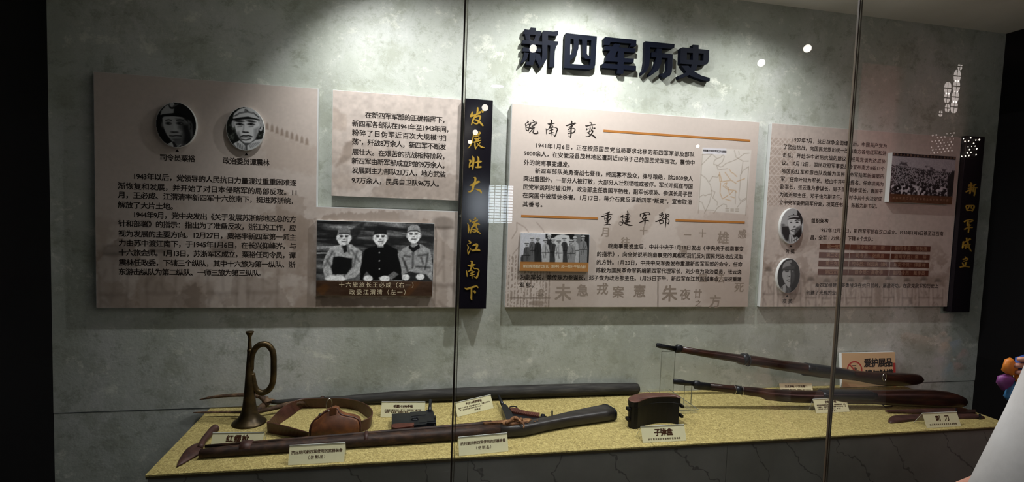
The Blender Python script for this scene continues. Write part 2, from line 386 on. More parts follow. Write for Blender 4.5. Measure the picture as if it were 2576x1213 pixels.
def wall_lines(rows, em, bold, y):
    """rows: (text, left px, left py, right px, right py): centre-left and centre-right of a line on the panel"""
    out = []
    for r in rows:
        s, x0, y0, x1, y1 = r[:5]; e = r[5] if len(r) > 5 else em
        a, b = onY(x0, y0, y), onY(x1, y1, y)
        out.append((s, a.x, (a.z+b.z)/2, e, b.x-a.x, bold))
    return out
def wtext(name, rows, em, m, parent, y=ZP, bold=.014, lift=.0006):
    return text_block(name, wall_lines(rows, em, bold, y), (0, y, 0), (1, 0, 0), (0, 0, 1), m, parent, lift)

# brush-written characters: strokes as (x, y, radius) read off at photo scale
def strokes(name, items, y, m, parent, depth=0.0, lift=.0006):
    V, Fc = [], []
    k = 0
    for (ox, oy, s), sts in items:
        for st in sts:
            P = [Vector((p[0], p[1], p[2])) for p in st]
            P = smooth_path(P, 4) if len(P) > 2 else smooth_path(P, 3)
            yy = y-lift-depth-.00003*(k % 7); k += 1; L, Rr = [], []
            for i, p in enumerate(P):
                t = (P[min(i+1, len(P)-1)]-P[max(i-1, 0)]); t = Vector((t.x, t.y)); t = t.normalized() if t.length > 1e-6 else Vector((1, 0))
                n = Vector((-t.y, t.x))*max(p.z, 2)*.92
                L.append((p.x+n.x, p.y+n.y)); Rr.append((p.x-n.x, p.y-n.y))
            def cap(p, t, sgn):
                a0 = math.atan2(t.y, t.x); return [(p.x+p.z*.92*math.cos(a0+sgn*q), p.y+p.z*.92*math.sin(a0+sgn*q)) for q in (1.0, .5, 0, -.5, -1.0)]
            d1 = P[-1]-P[-2]; d0 = P[0]-P[1]
            out = L+cap(P[-1], d1, 1)+Rr[::-1]+cap(P[0], d0, 1)
            # ribbons as quads, caps as fans
            b = len(V)
            def W3(q): w = onY(ox+q[0]/s, oy+q[1]/s, y); return (w.x, yy, w.z)
            for a_, b_ in zip(L, Rr): V.append(W3(a_)); V.append(W3(b_))
            for i in range(len(L)-1): Fc.append((b+2*i, b+2*i+1, b+2*i+3, b+2*i+2))
            for (p, d, e0, e1) in ((P[-1], d1, 2*(len(L)-1), 2*(len(L)-1)+1), (P[0], d0, 1, 0)):
                ps = cap(p, d, 1); c0 = len(V)
                for q in ps: V.append(W3(q))
                Fc.append((b+e0, *range(c0, c0+5), b+e1))
            if depth:
                n0 = len(L); ring = [b+2*i for i in range(n0)]+[b+2*i+1 for i in range(n0)][::-1]; c0 = len(V)
                for i in ring: v = V[i]; V.append((v[0], y, v[2]))
                for i in range(len(ring)): j = (i+1) % len(ring); Fc.append((ring[i], ring[j], c0+j, c0+i))
    return mk(name, V, Fc, m, parent)

# ================================================================== PRINTED PICTURES
_g = rng.random((96, 96))
def vnoise(x, z, s, seed=0):
    u = x*s+seed*7.3; v = z*s+seed*3.1; i = np.floor(u).astype(int); j = np.floor(v).astype(int); fu = u-i; fv = v-j
    fu = fu*fu*(3-2*fu); fv = fv*fv*(3-2*fv); g = lambda a, b: _g[a % 96, b % 96]
    return (g(i, j)*(1-fu)+g(i+1, j)*fu)*(1-fv)+(g(i, j+1)*(1-fu)+g(i+1, j+1)*fu)*fv
def fbm(x, z, s, seed=0, o=4):
    r = 0; a = .5; t = 0
    for k in range(o): r = r+a*vnoise(x, z, s*2**k, seed+k); t += a; a *= .55
    return r/t
class Pic:
    """a colour print on a vertical rectangle x0..x1, z0..z1 at depth y; shapes are given in crop pixels (ox, oy, scale)"""
    def __init__(s, x0, x1, z0, z1, y, res, base, crop=(0, 0, 1)):
        s.b = (x0, x1, z0, z1); s.y = y; s.nx = max(2, int((x1-x0)/res)+1); s.nz = max(2, int((z1-z0)/res)+1)
        gx, gz = np.meshgrid(np.linspace(x0, x1, s.nx), np.linspace(z0, z1, s.nz)); s.X = gx.ravel(); s.Z = gz.ravel(); s.res = res
        s.C = np.tile(np.array(base, float), (len(s.X), 1)); s.crop = crop
    def q(s, x, y):
        o = s.crop; w = onY(o[0]+x/o[2], o[1]+y/o[2], s.y); return w.x, w.z
    def k(s): return 1/s.crop[2]*(-CAM.y+s.y)/F*1.12
    def put(s, mask, col):
        col = np.array(col, float) if not np.isscalar(col) else np.array([col]*3, float)
        s.C = s.C*(1-mask[:, None])+col*mask[:, None]
    def sd(s, d, soft=1.0): return np.clip(.5-d/(s.res*1.2*soft), 0, 1)
    def ell(s, cx, cy_, rx, ry, col, a=1, rot=0, soft=1):
        x, z = s.q(cx, cy_); k = s.k(); rx *= k; ry *= k; c, n = math.cos(math.radians(rot)), math.sin(math.radians(rot))
        dx, dz = s.X-x, s.Z-z; u = (dx*c+dz*n)/rx; v = (-dx*n+dz*c)/ry; r = np.sqrt(u*u+v*v)+1e-9
        s.put(s.sd((r-1)*min(rx, ry), soft)*a, col)
    def polyd(s, P, x=None, z=None):
        X, Z = s.X, s.Z; ins = np.zeros(len(X), bool); d = np.full(len(X), 1e9); n = len(P)
        for i in range(n):
            (x0, z0), (x1, z1) = P[i], P[(i+1) % n]
            ex, ez = x1-x0, z1-z0; L = ex*ex+ez*ez+1e-15; t = np.clip(((X-x0)*ex+(Z-z0)*ez)/L, 0, 1)
            d = np.minimum(d, np.hypot(X-x0-t*ex, Z-z0-t*ez))
            c = ((z0 > Z) != (z1 > Z)) & (X < (x1-x0)*(Z-z0)/((z1-z0) if abs(z1-z0) > 1e-12 else 1e-12)+x0); ins ^= c
        return np.where(ins, -d, d)
    def poly(s, pts, col, a=1, soft=1, wob=0):
        P = [s.q(*p) for p in pts]; d = s.polyd(P)
        if wob: d = d+(fbm(s.X, s.Z, 60, 3)-.5)*wob*s.k()
        s.put(s.sd(d, soft)*a, col)
    def line(s, pts, w, col, a=1, soft=1):
        P = [s.q(*p) for p in pts]; d = np.full(len(s.X), 1e9); w *= s.k()
        for (x0, z0), (x1, z1) in zip(P, P[1:]):
            ex, ez = x1-x0, z1-z0; L = ex*ex+ez*ez+1e-15; t = np.clip(((s.X-x0)*ex+(s.Z-z0)*ez)/L, 0, 1)
            d = np.minimum(d, np.hypot(s.X-x0-t*ex, s.Z-z0-t*ez))
        s.put(s.sd(d-w, soft)*a, col)
    def grain(s, sc, amp, seed=0, o=3):
        n = fbm(s.X, s.Z, sc, seed, o)-.5; s.C = np.clip(s.C*(1+amp*n[:, None]*2), 0, 1)
    def build(s, name, m, parent, tint=(1, 1, 1), clip=None, srgb=True):
        C = np.clip(s.C, 0, 1)*np.array(tint); 
        if srgb: C = np.where(C <= .04045, C/12.92, ((C+.055)/1.055)**2.4)
        yy = s.y-.0004; V = np.stack([s.X, np.full(len(s.X), yy), s.Z], 1); nx = s.nx
        idx = np.arange(len(V)).reshape(s.nz, nx); f = np.stack([idx[:-1, :-1], idx[:-1, 1:], idx[1:, 1:], idx[1:, :-1]], -1).reshape(-1, 4)
        if clip is not None:
            ok = clip(s.X, s.Z); f = f[ok[f].all(1)]
        me = bpy.data.meshes.new(name); me.vertices.add(len(V)); me.vertices.foreach_set('co', V.ravel())
        me.loops.add(f.size); me.loops.foreach_set('vertex_index', f.ravel().astype(np.int32))
        me.polygons.add(len(f)); me.polygons.foreach_set('loop_start', np.arange(0, f.size, 4, dtype=np.int32)); me.update(calc_edges=True)
        at = me.color_attributes.new('print', 'FLOAT_COLOR', 'POINT'); at.data.foreach_set('color', np.concatenate([C, np.ones((len(C), 1))], 1).ravel())
        me.materials.append(m); o = bpy.data.objects.new(name, me); COL.objects.link(o); o.parent = parent; return o

PB = np.array((183, 170, 161))/255        # printed panel ground colour
GH = np.array((138, 120, 106))/255        # the faded picture printed on it
def slab_board(parent, x0, x1, z0, z1, y, th, m=EDGE, name='board'):
    return box(name, x0, x1, y, y+th, z0, z1, m, parent, .0012)
def rect(px0, py0, px1, py1, y=ZP):
    a, b = onY(px0, py0, y), onY(px1, py1, y); return a.x, b.x, b.z, a.z
ZT = onY(235, 180, ZP).z; ZBm = onY(240, 775, ZP).z      # common top and bottom of the row of panels

def ghost_figures(p, xs, y0, h, seed, a=.5, wide=.36):
    """faint printed figures in caps and belted tunics, lighter than the ground behind them"""
    r = random.Random(seed); Lt = PB*1.02; Dk = GH*.62
    for x in xs:
        hh = h*(.93+.12*r.random()); w = hh*wide
        p.poly([(x-w*.62, y0+40), (x-w*.58, y0-hh*.40), (x-w*.56, y0-hh*.66), (x-w*.30, y0-hh*.76), (x+w*.30, y0-hh*.76), (x+w*.56, y0-hh*.66), (x+w*.60, y0-hh*.40), (x+w*.64, y0+40)], Lt, a*.8, 2.5, w*.35)
        p.ell(x, y0-hh*.84, w*.19, w*.25, Lt*.97, a*.9, 0, 2.5); p.ell(x, y0-hh*.93, w*.24, w*.14, Dk, a*.8, 0, 2.5); p.line([(x-w*.24, y0-hh*.885), (x+w*.24, y0-hh*.885)], w*.03, Dk*.85, a*.8, 2.5); p.ell(x+w*.06, y0-hh*.83, w*.09, w*.14, Dk, a*.4, 0, 4)
        for s_ in (-1, 1):
            p.line([(x+s_*w*.40, y0-hh*.62), (x+s_*w*.36, y0-hh*.20), (x+s_*w*.40, y0)], w*.025, Dk, a*.6, 3)
        for k in range(6):
            u = r.uniform(-.4, .4)*w; v = r.uniform(.08, .66)*hh; p.line([(x+u, y0-v), (x+u+r.uniform(-.16, .16)*w, y0-v+r.uniform(.05, .14)*hh)], w*.03, Dk, a*.5, 3)
        p.line([(x-w*.36, y0-hh*.33), (x, y0-hh*.315), (x+w*.36, y0-hh*.33)], w*.045, Dk, a*.6, 3)
        p.line([(x, y0-hh*.74), (x+w*.02, y0-hh*.36)], w*.02, Dk, a*.5, 3)

def caption_plaque(parent, name, pts, y, th, label):
    """pts: px rectangle; returns the plaque board"""
    x0, x1, z0, z1 = pts; o = slab_board(parent, x0, x1, z0, z1, y, th, EDGE, name); o['label'] = label; return o

# ------------------------------------------------------------------ portraits
def portrait(panel, cx, cy_, rx, ry, crop, paint, label, th=.013):
    y = ZP-th; c = onY(cx, cy_, y); a, b = onY(cx-rx, cy_, y), onY(cx+rx, cy_, y); t_, u_ = onY(cx, cy_-ry, y), onY(cx, cy_+ry, y)
    rX = (b.x-a.x)/2; rZ = (t_.z-u_.z)/2; X0 = (a.x+b.x)/2; Z0 = (t_.z+u_.z)/2
    bm = bmesh.new(); n = 64; P = [Vector((X0+rX*math.cos(2*math.pi*k/n), y, Z0+rZ*math.sin(2*math.pi*k/n))) for k in range(n)]
    prism(bm, P, (0, th-.0002, 0)); pl = bmo('portrait_plaque', bm, EDGE, panel); pl['label'] = label
    p = Pic(X0-rX, X0+rX, Z0-rZ, Z0+rZ, y, .0013, (.1, .1, .1), crop); paint(p)
    p.build('portrait_print', PHOTO, pl, clip=lambda X, Z: ((X-X0)/rX)**2+((Z-Z0)/rZ)**2 < .985)
    return pl
def pt1(p):
    p.C[:] = .08
    p.poly([(700, 430), (790, 560), (800, 800), (740, 840), (720, 700)], .42, 1, 3)
    p.poly([(215, 430), (250, 400), (420, 390), (600, 415), (700, 520), (720, 700), (720, 830), (640, 960), (500, 960), (430, 920), (380, 850), (300, 750), (250, 640), (225, 560)], .58, 1, 2)
    p.poly([(470, 440), (640, 440), (720, 560), (730, 860), (560, 960), (430, 930), (430, 840), (560, 800), (590, 690), (520, 620), (530, 520)], .30, .85, 6)
    p.poly([(600, 560), (740, 560), (780, 860), (600, 970), (640, 760)], .12, .9, 6)
    p.poly([(180, 370), (200, 290), (280, 200), (360, 150), (500, 130), (520, 330), (420, 345), (210, 385)], .56, 1, 2)
    p.poly([(430, 130), (560, 130), (720, 260), (800, 420), (760, 500), (640, 420), (430, 345), (440, 240)], .10, 1, 3)
    p.poly([(170, 400), (210, 360), (420, 338), (560, 350), (690, 450), (640, 420), (440, 395), (240, 400), (190, 412)], .07, 1, 1.5)
    p.ell(400, 190, 46, 56, .12); p.ell(400, 178, 34, 36, .6); p.line([(430, 210), (520, 160)], 12, .3)
    for x, w in ((335, 52), (550, 62)): p.line([(x-w, 480), (x, 462), (x+w, 480)], 9, .16, .9, 2); p.ell(x, 535, w*.8, 22, .14, .95, 0, 2); p.ell(x-8, 533, 14, 9, .04); p.ell(x+26, 538, 10, 6, .5, .8)
    p.poly([(440, 540), (470, 560), (505, 660), (490, 700), (420, 700), (400, 690), (430, 640)], .66, .6, 3); p.ell(425, 700, 36, 11, .12, 1, 0, 2); p.ell(490, 700, 24, 10, .12, .9, 0, 2)
    p.line([(355, 770), (420, 775), (480, 768), (575, 775)], 7, .08, 1, 1.5); p.line([(390, 800), (470, 812), (540, 800)], 10, .42, .8, 3); p.ell(455, 840, 50, 12, .25, .7, 0, 3)
    p.ell(750, 590, 30, 80, .3, .9, 0, 2); p.line([(745, 540), (765, 590), (745, 650)], 6, .1)
    p.ell(212, 560, 14, 40, .4, .8, 0, 2)
    p.poly([(310, 930), (400, 885), (430, 960), (425, 985)], .66); p.poly([(400, 880), (440, 880), (500, 975), (440, 985)], .14); p.poly([(480, 990), (560, 930), (580, 935), (520, 990)], .6)
def pt2(p):
    p.C[:] = .13; n = fbm(p.X, p.Z, 90, 5); p.C[:] = (.09+.5*np.clip(n-.52, 0, 1)*2)[:, None]*np.array((.95, 1.0, .92))
    p.ell(1568, 545, 24, 56, .62); p.ell(2092, 575, 34, 88, .66); p.line([(2095, 530), (2105, 580), (2075, 640)], 7, .2)
    p.poly([(1700, 830), (1980, 800), (2060, 880), (1900, 1060), (1750, 1050)], .30, 1, 2)
    p.poly([(1590, 455), (2045, 455), (2062, 560), (2045, 700), (1985, 830), (1890, 905), (1785, 905), (1700, 840), (1630, 720), (1592, 560)], .76, 1, 2)
    p.poly([(1960, 640), (2050, 600), (2040, 760), (1960, 860)], .45, .7, 5); p.poly([(1620, 700), (1680, 690), (1730, 800), (1690, 840)], .4, .7, 5)
    p.poly([(1562, 430), (1580, 350), (1680, 265), (1820, 225), (1960, 260), (2070, 360), (2100, 460), (2040, 450), (1850, 405), (1650, 430), (1575, 450)], .70, 1, 1.5)
    p.line([(1575, 400), (1690, 330), (1830, 305), (1960, 330), (2085, 440)], 5, .22); p.line([(1600, 400), (1700, 345), (1830, 322), (1960, 350), (2060, 430)], 4, .25); p.ell(1812, 295, 26, 30, .35, .8, 0, 2); p.line([(1790, 270), (1850, 300)], 5, .2)
    p.line([(2070, 420), (2105, 520), (2120, 600)], 12, .62)
    p.poly([(1575, 448), (1700, 420), (1850, 405), (2045, 455), (2040, 480), (1960, 455), (1830, 450), (1740, 460), (1610, 490)], .1, 1, 2)
    for x in (1690, 1905):
        p.ell(x, 495, 66, 17, .10, .95, 3 if x < 1800 else -3, 2); p.ell(x, 552, 56, 19, .32, .9, 0, 2); p.ell(x, 550, 20, 12, .05); p.line([(x-58, 552), (x, 532), (x+62, 556)], 6, .1); p.line([(x-36, 600), (x+40, 590)], 7, .35, .8, 2)
    p.line([(1770, 560), (1765, 640), (1745, 690)], 7, .42, .6, 3); p.ell(1775, 700, 30, 11, .12); p.ell(1832, 702, 28, 10, .12)
    p.line([(1700, 795), (1760, 768), (1810, 774), (1860, 766), (1925, 788)], 10, .14, 1, 1.5); p.line([(1730, 800), (1810, 806), (1890, 798)], 8, .5, 1, 2); p.line([(1710, 835), (1810, 852), (1900, 826)], 9, .2, .9, 2)
    p.poly([(1570, 920), (1690, 858), (1795, 960), (1795, 1060), (1650, 1010)], .72); p.poly([(1835, 955), (2000, 850), (2130, 830), (2110, 940), (1970, 1040), (1840, 1060)], .72)
    for k in range(5): p.line([(1640+k*32, 900+k*14), (1655+k*32, 990+k*14)], 5, .3)
    for k in range(7): p.line([(1870+k*30, 940-k*8), (1900+k*30, 1000-k*14)], 6, .35, .8, 2)
def pt3(p):
    p.C[:] = .62; p.poly([(290, 660), (500, 660), (520, 900), (500, 1080), (400, 1050), (300, 850)], .16, 1, 4); p.ell(330, 620, 60, 30, .3, .8, 0, 3)
    p.poly([(860, 560), (900, 640), (880, 900), (830, 900), (800, 700)], .7, 1, 2)
    p.poly([(600, 830), (840, 640), (850, 900), (830, 1010), (600, 960)], .10, 1, 3)
    p.poly([(455, 490), (600, 450), (790, 455), (815, 580), (805, 700), (700, 830), (640, 900), (560, 870), (500, 740), (470, 620)], .74, 1, 2)
    p.poly([(690, 690), (810, 640), (800, 760), (700, 860), (640, 880), (640, 820)], .22, .8, 5)
    p.poly([(450, 470), (470, 380), (560, 310), (620, 220), (720, 220), (740, 400), (640, 410), (500, 430)], .60, 1, 1.5)
    p.poly([(700, 185), (800, 230), (880, 350), (865, 560), (830, 640), (800, 470), (775, 400), (715, 350), (730, 260)], .14, 1, 2)
    p.line([(470, 400), (560, 352), (640, 345), (780, 365)], 6, .2); p.poly([(450, 480), (500, 432), (640, 408), (790, 415), (800, 460), (640, 448), (520, 455)], .06, 1, 1.5); p.ell(620, 330, 16, 18, .12)
    p.line([(660, 505), (720, 478), (780, 490)], 13, .14, 1, 2); p.line([(520, 510), (580, 500)], 7, .45, .8, 2)
    p.ell(550, 552, 34, 15, .16, 1, 0, 1.5); p.ell(720, 548, 46, 20, .16, 1, 0, 1.5); p.ell(716, 548, 18, 14, .03)
    p.ell(640, 670, 40, 22, .25, .9, 20, 2); p.line([(540, 772), (590, 752), (640, 745), (680, 752)], 9, .1, 1, 1.5); p.ell(600, 795, 34, 10, .12, .9, 0, 2)
    p.poly([(500, 880), (620, 960), (710, 940), (760, 1000), (640, 1120), (480, 1090)], .70)
    for k in range(5): p.line([(520+k*45, 920+k*10), (500+k*50, 1100)], 7, .16, 1, 1.5)
    p.line([(600, 990), (720, 930)], 7, .15); p.line([(620, 1060), (740, 990)], 8, .15)
def pt4(p):
    p.C[:] = .07; p.poly([(250, 430), (275, 380), (480, 365), (560, 420), (555, 560), (520, 700), (450, 770), (400, 790), (350, 710), (300, 650), (262, 540)], .10)
    p.poly([(255, 440), (280, 385), (450, 365), (458, 470), (450, 620), (450, 700), (430, 780), (395, 780), (340, 710), (300, 640), (262, 530)], .60, 1, 2)
    p.poly([(470, 370), (530, 400), (560, 480), (530, 640), (470, 720), (480, 560)], .22, .9, 4); p.ell(505, 395, 28, 16, .42, .9, 0, 2)
    p.poly([(262, 350), (275, 240), (350, 160), (470, 130), (490, 180), (440, 210), (470, 255), (300, 320)], .48, 1, 1.5); p.poly([(268, 350), (330, 292), (440, 265), (545, 270), (550, 345), (420, 350), (330, 352), (285, 378)], .2, 1, 2); p.line([(280, 325), (360, 285), (450, 270)], 6, .36)
    p.ell(368, 402, 44, 16, .1, 1, 4, 2); p.line([(325, 385), (370, 372), (415, 388)], 7, .12); p.ell(425, 520, 22, 12, .12); p.line([(380, 490), (372, 545)], 5, .4, .7, 2)
    p.line([(368, 612), (410, 596), (445, 602)], 7, .1); p.ell(420, 640, 26, 9, .22, .9, 0, 2)
    p.poly([(215, 790), (310, 700), (345, 700), (385, 780), (350, 900), (250, 870)], .56); p.poly([(350, 720), (400, 790), (460, 770), (470, 860), (400, 920), (330, 900)], .28)
    for a, b in (((240, 770), (225, 830)), ((270, 760), (255, 850)), ((340, 720), (375, 790)), ((400, 810), (360, 900)), ((430, 820), (440, 900))): p.line([a, b], 6, .1)

# ================================================================== PANEL 1 (left, L-shaped, with portraits and the trio photo)
p1 = thing('text_panel', 'widest beige L-shaped text panel at the left with two oval portraits', 'panel', 'printed text panels on the wall')
a0 = onY(235, 180, ZP); a1 = onY(798, 500, ZP); a2 = onY(1145, 774, ZP); zs = (onY(797, 518, ZP).z+onY(1150, 533, ZP).z)/2
bm = bmesh.new(); L = [(a0.x, ZT), (a1.x, ZT), (a1.x, zs), (a2.x, zs), (a2.x, ZBm), (a0.x, ZBm)]
prism(bm, [Vector((x, ZP, z)) for x, z in L], (0, .020, 0)); bmo('board', bm, EDGE, p1)
pc = Pic(a0.x+.001, a2.x-.001, ZBm+.001, ZT-.001, ZP, .0028, PB)
n = fbm(pc.X, pc.Z, 5, 2, 5); n2 = fbm(pc.X, pc.Z, 22, 9, 4); zz = (pc.Z-ZBm)/(ZT-ZBm)
m_ = np.clip((n*.6+n2*.4-.46)*9, 0, 1)*np.clip(1.35-zz*2.2, 0, 1)*.55; pc.put(m_, GH)
for (pts, c_, a_) in (([(240, 775), (242, 640), (300, 600), (345, 610), (350, 660), (300, 700), (330, 775)], GH*.86, .5), ([(255, 625), (300, 610), (340, 640), (330, 690), (280, 715), (250, 690)], PB*.93, .6),
        ([(440, 775), (450, 730), (490, 712), (520, 740), (520, 775)], GH*.8, .55), ([(330, 775), (350, 700), (400, 690), (440, 720), (440, 775)], GH*.96, .5), ([(560, 775), (600, 690), (690, 700), (740, 775)], GH*.9, .45),
        ([(520, 640), (600, 560), (700, 520), (790, 560), (790, 700), (640, 680)], GH, .4), ([(700, 470), (760, 500), (785, 600), (740, 640), (690, 560)], GH*.95, .35), ([(790, 560), (830, 535), (1000, 530), (1090, 560), (1145, 640), (1120, 774), (1090, 774), (1090, 570), (800, 552)], GH*.9, .5),
        ([(1000, 530), (1050, 528), (1060, 560), (1010, 560)], PB*.9, .6), ([(1080, 540), (1120, 545), (1130, 600), (1095, 600)], PB*.93, .6), ([(1095, 640), (1130, 660), (1140, 740), (1100, 700)], PB*1.05, .5), ([(800, 745), (950, 750), (1080, 750), (1100, 774), (800, 774)], GH*.7, .5)):
    pc.poly(pts, c_, a_, 2, 22)
ghost_figures(pc, (285, 405, 560, 660), 800, 190, 8, .35, .5); ghost_figures(pc, (1115,), 800, 260, 9, .5, .4)
for k in range(9): x = 668+k*12.5; y = 308+k*4.8; pc.poly([(x, y+18), (x+1, y+5), (x+4, y), (x+7, y+5), (x+8, y+19)], GH*.92, .8, 1.5)
pc.poly([(670, 330), (800, 372), (800, 440), (660, 420)], GH*1.1, .25, 6, 20)
pc.grain(120, .03, 4)
pc.build('printed_face', PRINT, p1, clip=lambda X, Z: (X < a1.x-.001) | (Z < zs-.001))
portrait(p1, 443, 314, 51, 57, (380, 240, 7.58), pt1, 'oval portrait of a person in a dark-shadowed soft cap')
portrait(p1, 617, 324, 48, 55, (380, 240, 7.58), pt2, 'oval portrait of a person in a pale peaked cap')
for x, y in ((446, 379), (620, 388)):
    w = [onY(x+dx, y+dy, ZP) for dx, dy in ((-5.5, 3.5), (5.5, 3.5), (0, -3.5))]; mk('arrow_mark', [(q.x, ZP-.0007, q.z) for q in w], [(0, 1, 2)], INK, p1)
wtext('caption', [('司令员粟裕', 403, 397, 491, 400)],   .0240, INK, p1); wtext('caption', [('政治委员谭震林', 561, 405, 678, 410)],   .0240, INK, p1)
wtext('body_text', [('1943年以后，党领导的人民抗日力量渡过重重困难逐', 338, 444, 746, 461), ('渐恢复和发展，并开始了对日本侵略军的局部反攻。11', 297, 468, 746, 485),
    ('月，王必成、江渭清率新四军十六旅南下，挺进苏浙皖，', 297, 491, 737, 506), ('解放了大片土地。', 297, 515, 435, 521), ('1944年9月，党中央发出《关于发展苏浙皖地区总的方', 338, 541, 745, 552),
    ('针和部署》的指示：指出为了准备反攻，浙江的工作，应', 298, 563, 745, 574), ('视为发展的主要方向。12月27日，粟裕率新四军第一师主', 298, 588, 745, 598), ('力由苏中渡江南下，于1945年1月6日，在长兴仰峰岕，与', 299, 612, 744, 620),
    ('十六旅会师。1月13日，苏浙军区成立，粟裕任司令员，谭', 299, 636, 744, 643), ('震林任政委，下辖三个纵队，其中十六旅为第一纵队、浙', 299, 661, 743, 666), ('东游击纵队为第二纵队、一师三旅为第三纵队。', 299, 684, 657, 688)],   .0240, INK, p1)
# trio photograph
yq = ZP-.012; X0, X1, Z0, Z1 = rect(797, 553, 1088, 745, yq); Z1 = (onY(797, 552, yq).z+onY(1090, 564, yq).z)/2
pl = caption_plaque(p1, 'photo_plaque', (X0, X1, Z0, Z1), yq, .0118, 'framed black and white photograph of three seated people in caps')
p = Pic(X0+.0006, X1-.0006, Z0+.0006, Z1-.0006, yq, .0018, (.3, .3, .3), (780, 500, 4.044))
st = fbm(p.X*.35+.6*p.Z, p.Z*2.2, 26, 3, 5); p.C[:] = (.14+1.1*np.clip(st-.36, 0, 1))[:, None]
for yy in (240, 320, 390, 470, 560, 640): p.line([(70, yy), (300, yy+8), (640, yy-14), (1250, yy+10)], 3, .08, .7, 2)
p.poly([(280, 540), (440, 300), (520, 250), (560, 240), (470, 420), (420, 500)], .12, .7, 3)
p.line([(70, 555), (175, 553)], 6, .7)
def sitter(p, cx, cy_, body, cap, capb, dark):
    p.poly(body, dark, 1, 1.5, 14)
    p.poly([(cx-28, cy_+40), (cx+28, cy_+40), (cx+34, cy_+100), (cx-30, cy_+100)], .55)
    p.ell(cx-64, cy_+5, 14, 24, .6); p.ell(cx+64, cy_+5, 14, 24, .6)
    p.ell(cx, cy_, 58, 74, .92); p.poly([(cx-66, cy_-30), (cx-60, cy_-75), (cx-20, cy_-105), (cx+30, cy_-105), (cx+62, cy_-78), (cx+68, cy_-26), (cx+30, cy_-44), (cx-30, cy_-44)], cap); p.poly([(cx-68, cy_-22), (cx-40, cy_-50), (cx+40, cy_-50), (cx+68, cy_-22), (cx+36, cy_-36), (cx-36, cy_-36)], capb)
    for s_ in (-1, 1): p.line([(cx+s_*14, cy_-20), (cx+s_*42, cy_-20)], 4, .3); p.ell(cx+s_*26, cy_-8, 13, 6, .15)
    p.line([(cx-8, cy_+18), (cx+9, cy_+18)], 4, .4); p.line([(cx-20, cy_+42), (cx+22, cy_+42)], 4.5, .25)
    p.line([(cx+30, cy_+20), (cx+20, cy_+60)], 6, .55, .6, 3)
sitter(p, 345, 395, [(150, 820), (125, 700), (150, 590), (205, 500), (300, 470), (420, 462), (530, 540), (515, 740), (460, 800), (340, 832)], .5, .2, .72)
for a, b in (((230, 540), (150, 680)), ((250, 560), (240, 720)), ((480, 540), (440, 690)), ((330, 480), (350, 540)), ((420, 520), (500, 640)), ((170, 620), (260, 770)), ((420, 700), (330, 800)), ((380, 470), (400, 560))): p.line([a, b], 8, .30, .7, 3)
p.poly([(240, 600), (300, 585), (430, 610), (420, 700), (370, 770), (230, 770), (215, 700)], .08, 1, 2, 16); p.poly([(330, 480), (370, 470), (380, 540), (345, 550)], .12)
sitter(p, 715, 395, [(505, 830), (515, 700), (560, 520), (660, 478), (780, 465), (890, 520), (930, 640), (940, 830)], .12, .08, .05)
for yy in (550, 632, 715, 805): p.ell(705, yy, 7, 7, .6)
p.poly([(540, 790), (575, 740), (620, 790), (600, 815)], .4, 1, 2); p.poly([(780, 790), (850, 740), (900, 770), (830, 830)], .45, 1, 2, 10)
sitter(p, 1055, 370, [(940, 830), (925, 700), (890, 560), (960, 495), (1040, 465), (1120, 460), (1220, 520), (1245, 640), (1240, 830)], .58, .1, .62)
for a, b in (((1050, 500), (1045, 700)), ((960, 580), (1020, 590)), ((1100, 580), (1180, 570)), ((1200, 560), (1170, 720)), ((960, 640), (1000, 760)), ((1080, 690), (1220, 700)), ((940, 600), (980, 700)), ((1130, 600), (1150, 660))): p.line([a, b], 7, .2, .8, 3)
p.poly([(1010, 470), (1050, 500), (1110, 460), (1120, 500), (1050, 545), (1000, 500)], .08); p.poly([(960, 770), (1020, 740), (1100, 760), (1180, 770), (1240, 840), (940, 840)], .12, .9, 2, 12)
for x, y, r in ((220, 812, 50), (300, 815, 46), (590, 812, 40), (760, 815, 44), (975, 800, 34), (1120, 795, 38)): p.ell(x, y, r, 28, .95, 1, 0, 1.5)
p.grain(140, .22, 9); p.grain(300, .20, 8)
mk_ = np.clip((onY(990, 706.5, yq).z-p.Z)/.003, 0, 1); p.put(mk_*.80, (.22, .13, .07)); p.poly([(930, 990), (1050, 840), (1130, 850), (1010, 990)], (.45, .27, .12), .35, 4, 12); p.poly([(60, 920), (150, 860), (200, 900), (130, 990)], (.42, .26, .10), .4, 4, 12)
p.build('photo_print', PHOTO, pl)
wtext('caption', [('十六旅旅长王必成（右一）', 853, 716, 1040, 719), ('政委江渭清（左一）', 879, 734, 1020, 737)], .0205, INKW, pl, yq, .006)
rebase(p1, ((a0.x+a2.x)/2, 0, ZBm))

# ================================================================== PANEL 2
p2 = thing('text_panel', 'smaller upper beige text panel between the left panel and the black upright board', 'panel', 'printed text panels on the wall')
X0 = onY(837, 229, ZP).x; X1 = onY(1158, 380, ZP).x; Z0 = (onY(836, 492, ZP).z+onY(1148, 506, ZP).z)/2
slab_board(p2, X0, X1, Z0, ZT, ZP, .020)
pc = Pic(X0+.001, X1-.001, Z0+.001, ZT-.001, ZP, .0026, PB*1.01)
n = fbm(pc.X, pc.Z, 9, 6, 5); zz = (pc.Z-Z0)/(ZT-Z0); pc.put(np.clip((n-.5)*9, 0, 1)*np.clip(1.1-zz*1.6, 0, 1)*.55, GH)
pc.poly([(838, 268), (870, 290), (872, 330), (838, 325)], GH*1.03, .5, 3, 8); pc.poly([(838, 262), (880, 285), (950, 470), (838, 490)], PB*1.05, .35, 4, 12); pc.poly([(845, 420), (870, 360), (890, 350), (880, 400)], GH*.9, .5, 3, 10)
pc.poly([(940, 470), (1000, 445), (1150, 440), (1150, 506), (930, 500)], GH*.85, .35, 3, 30)
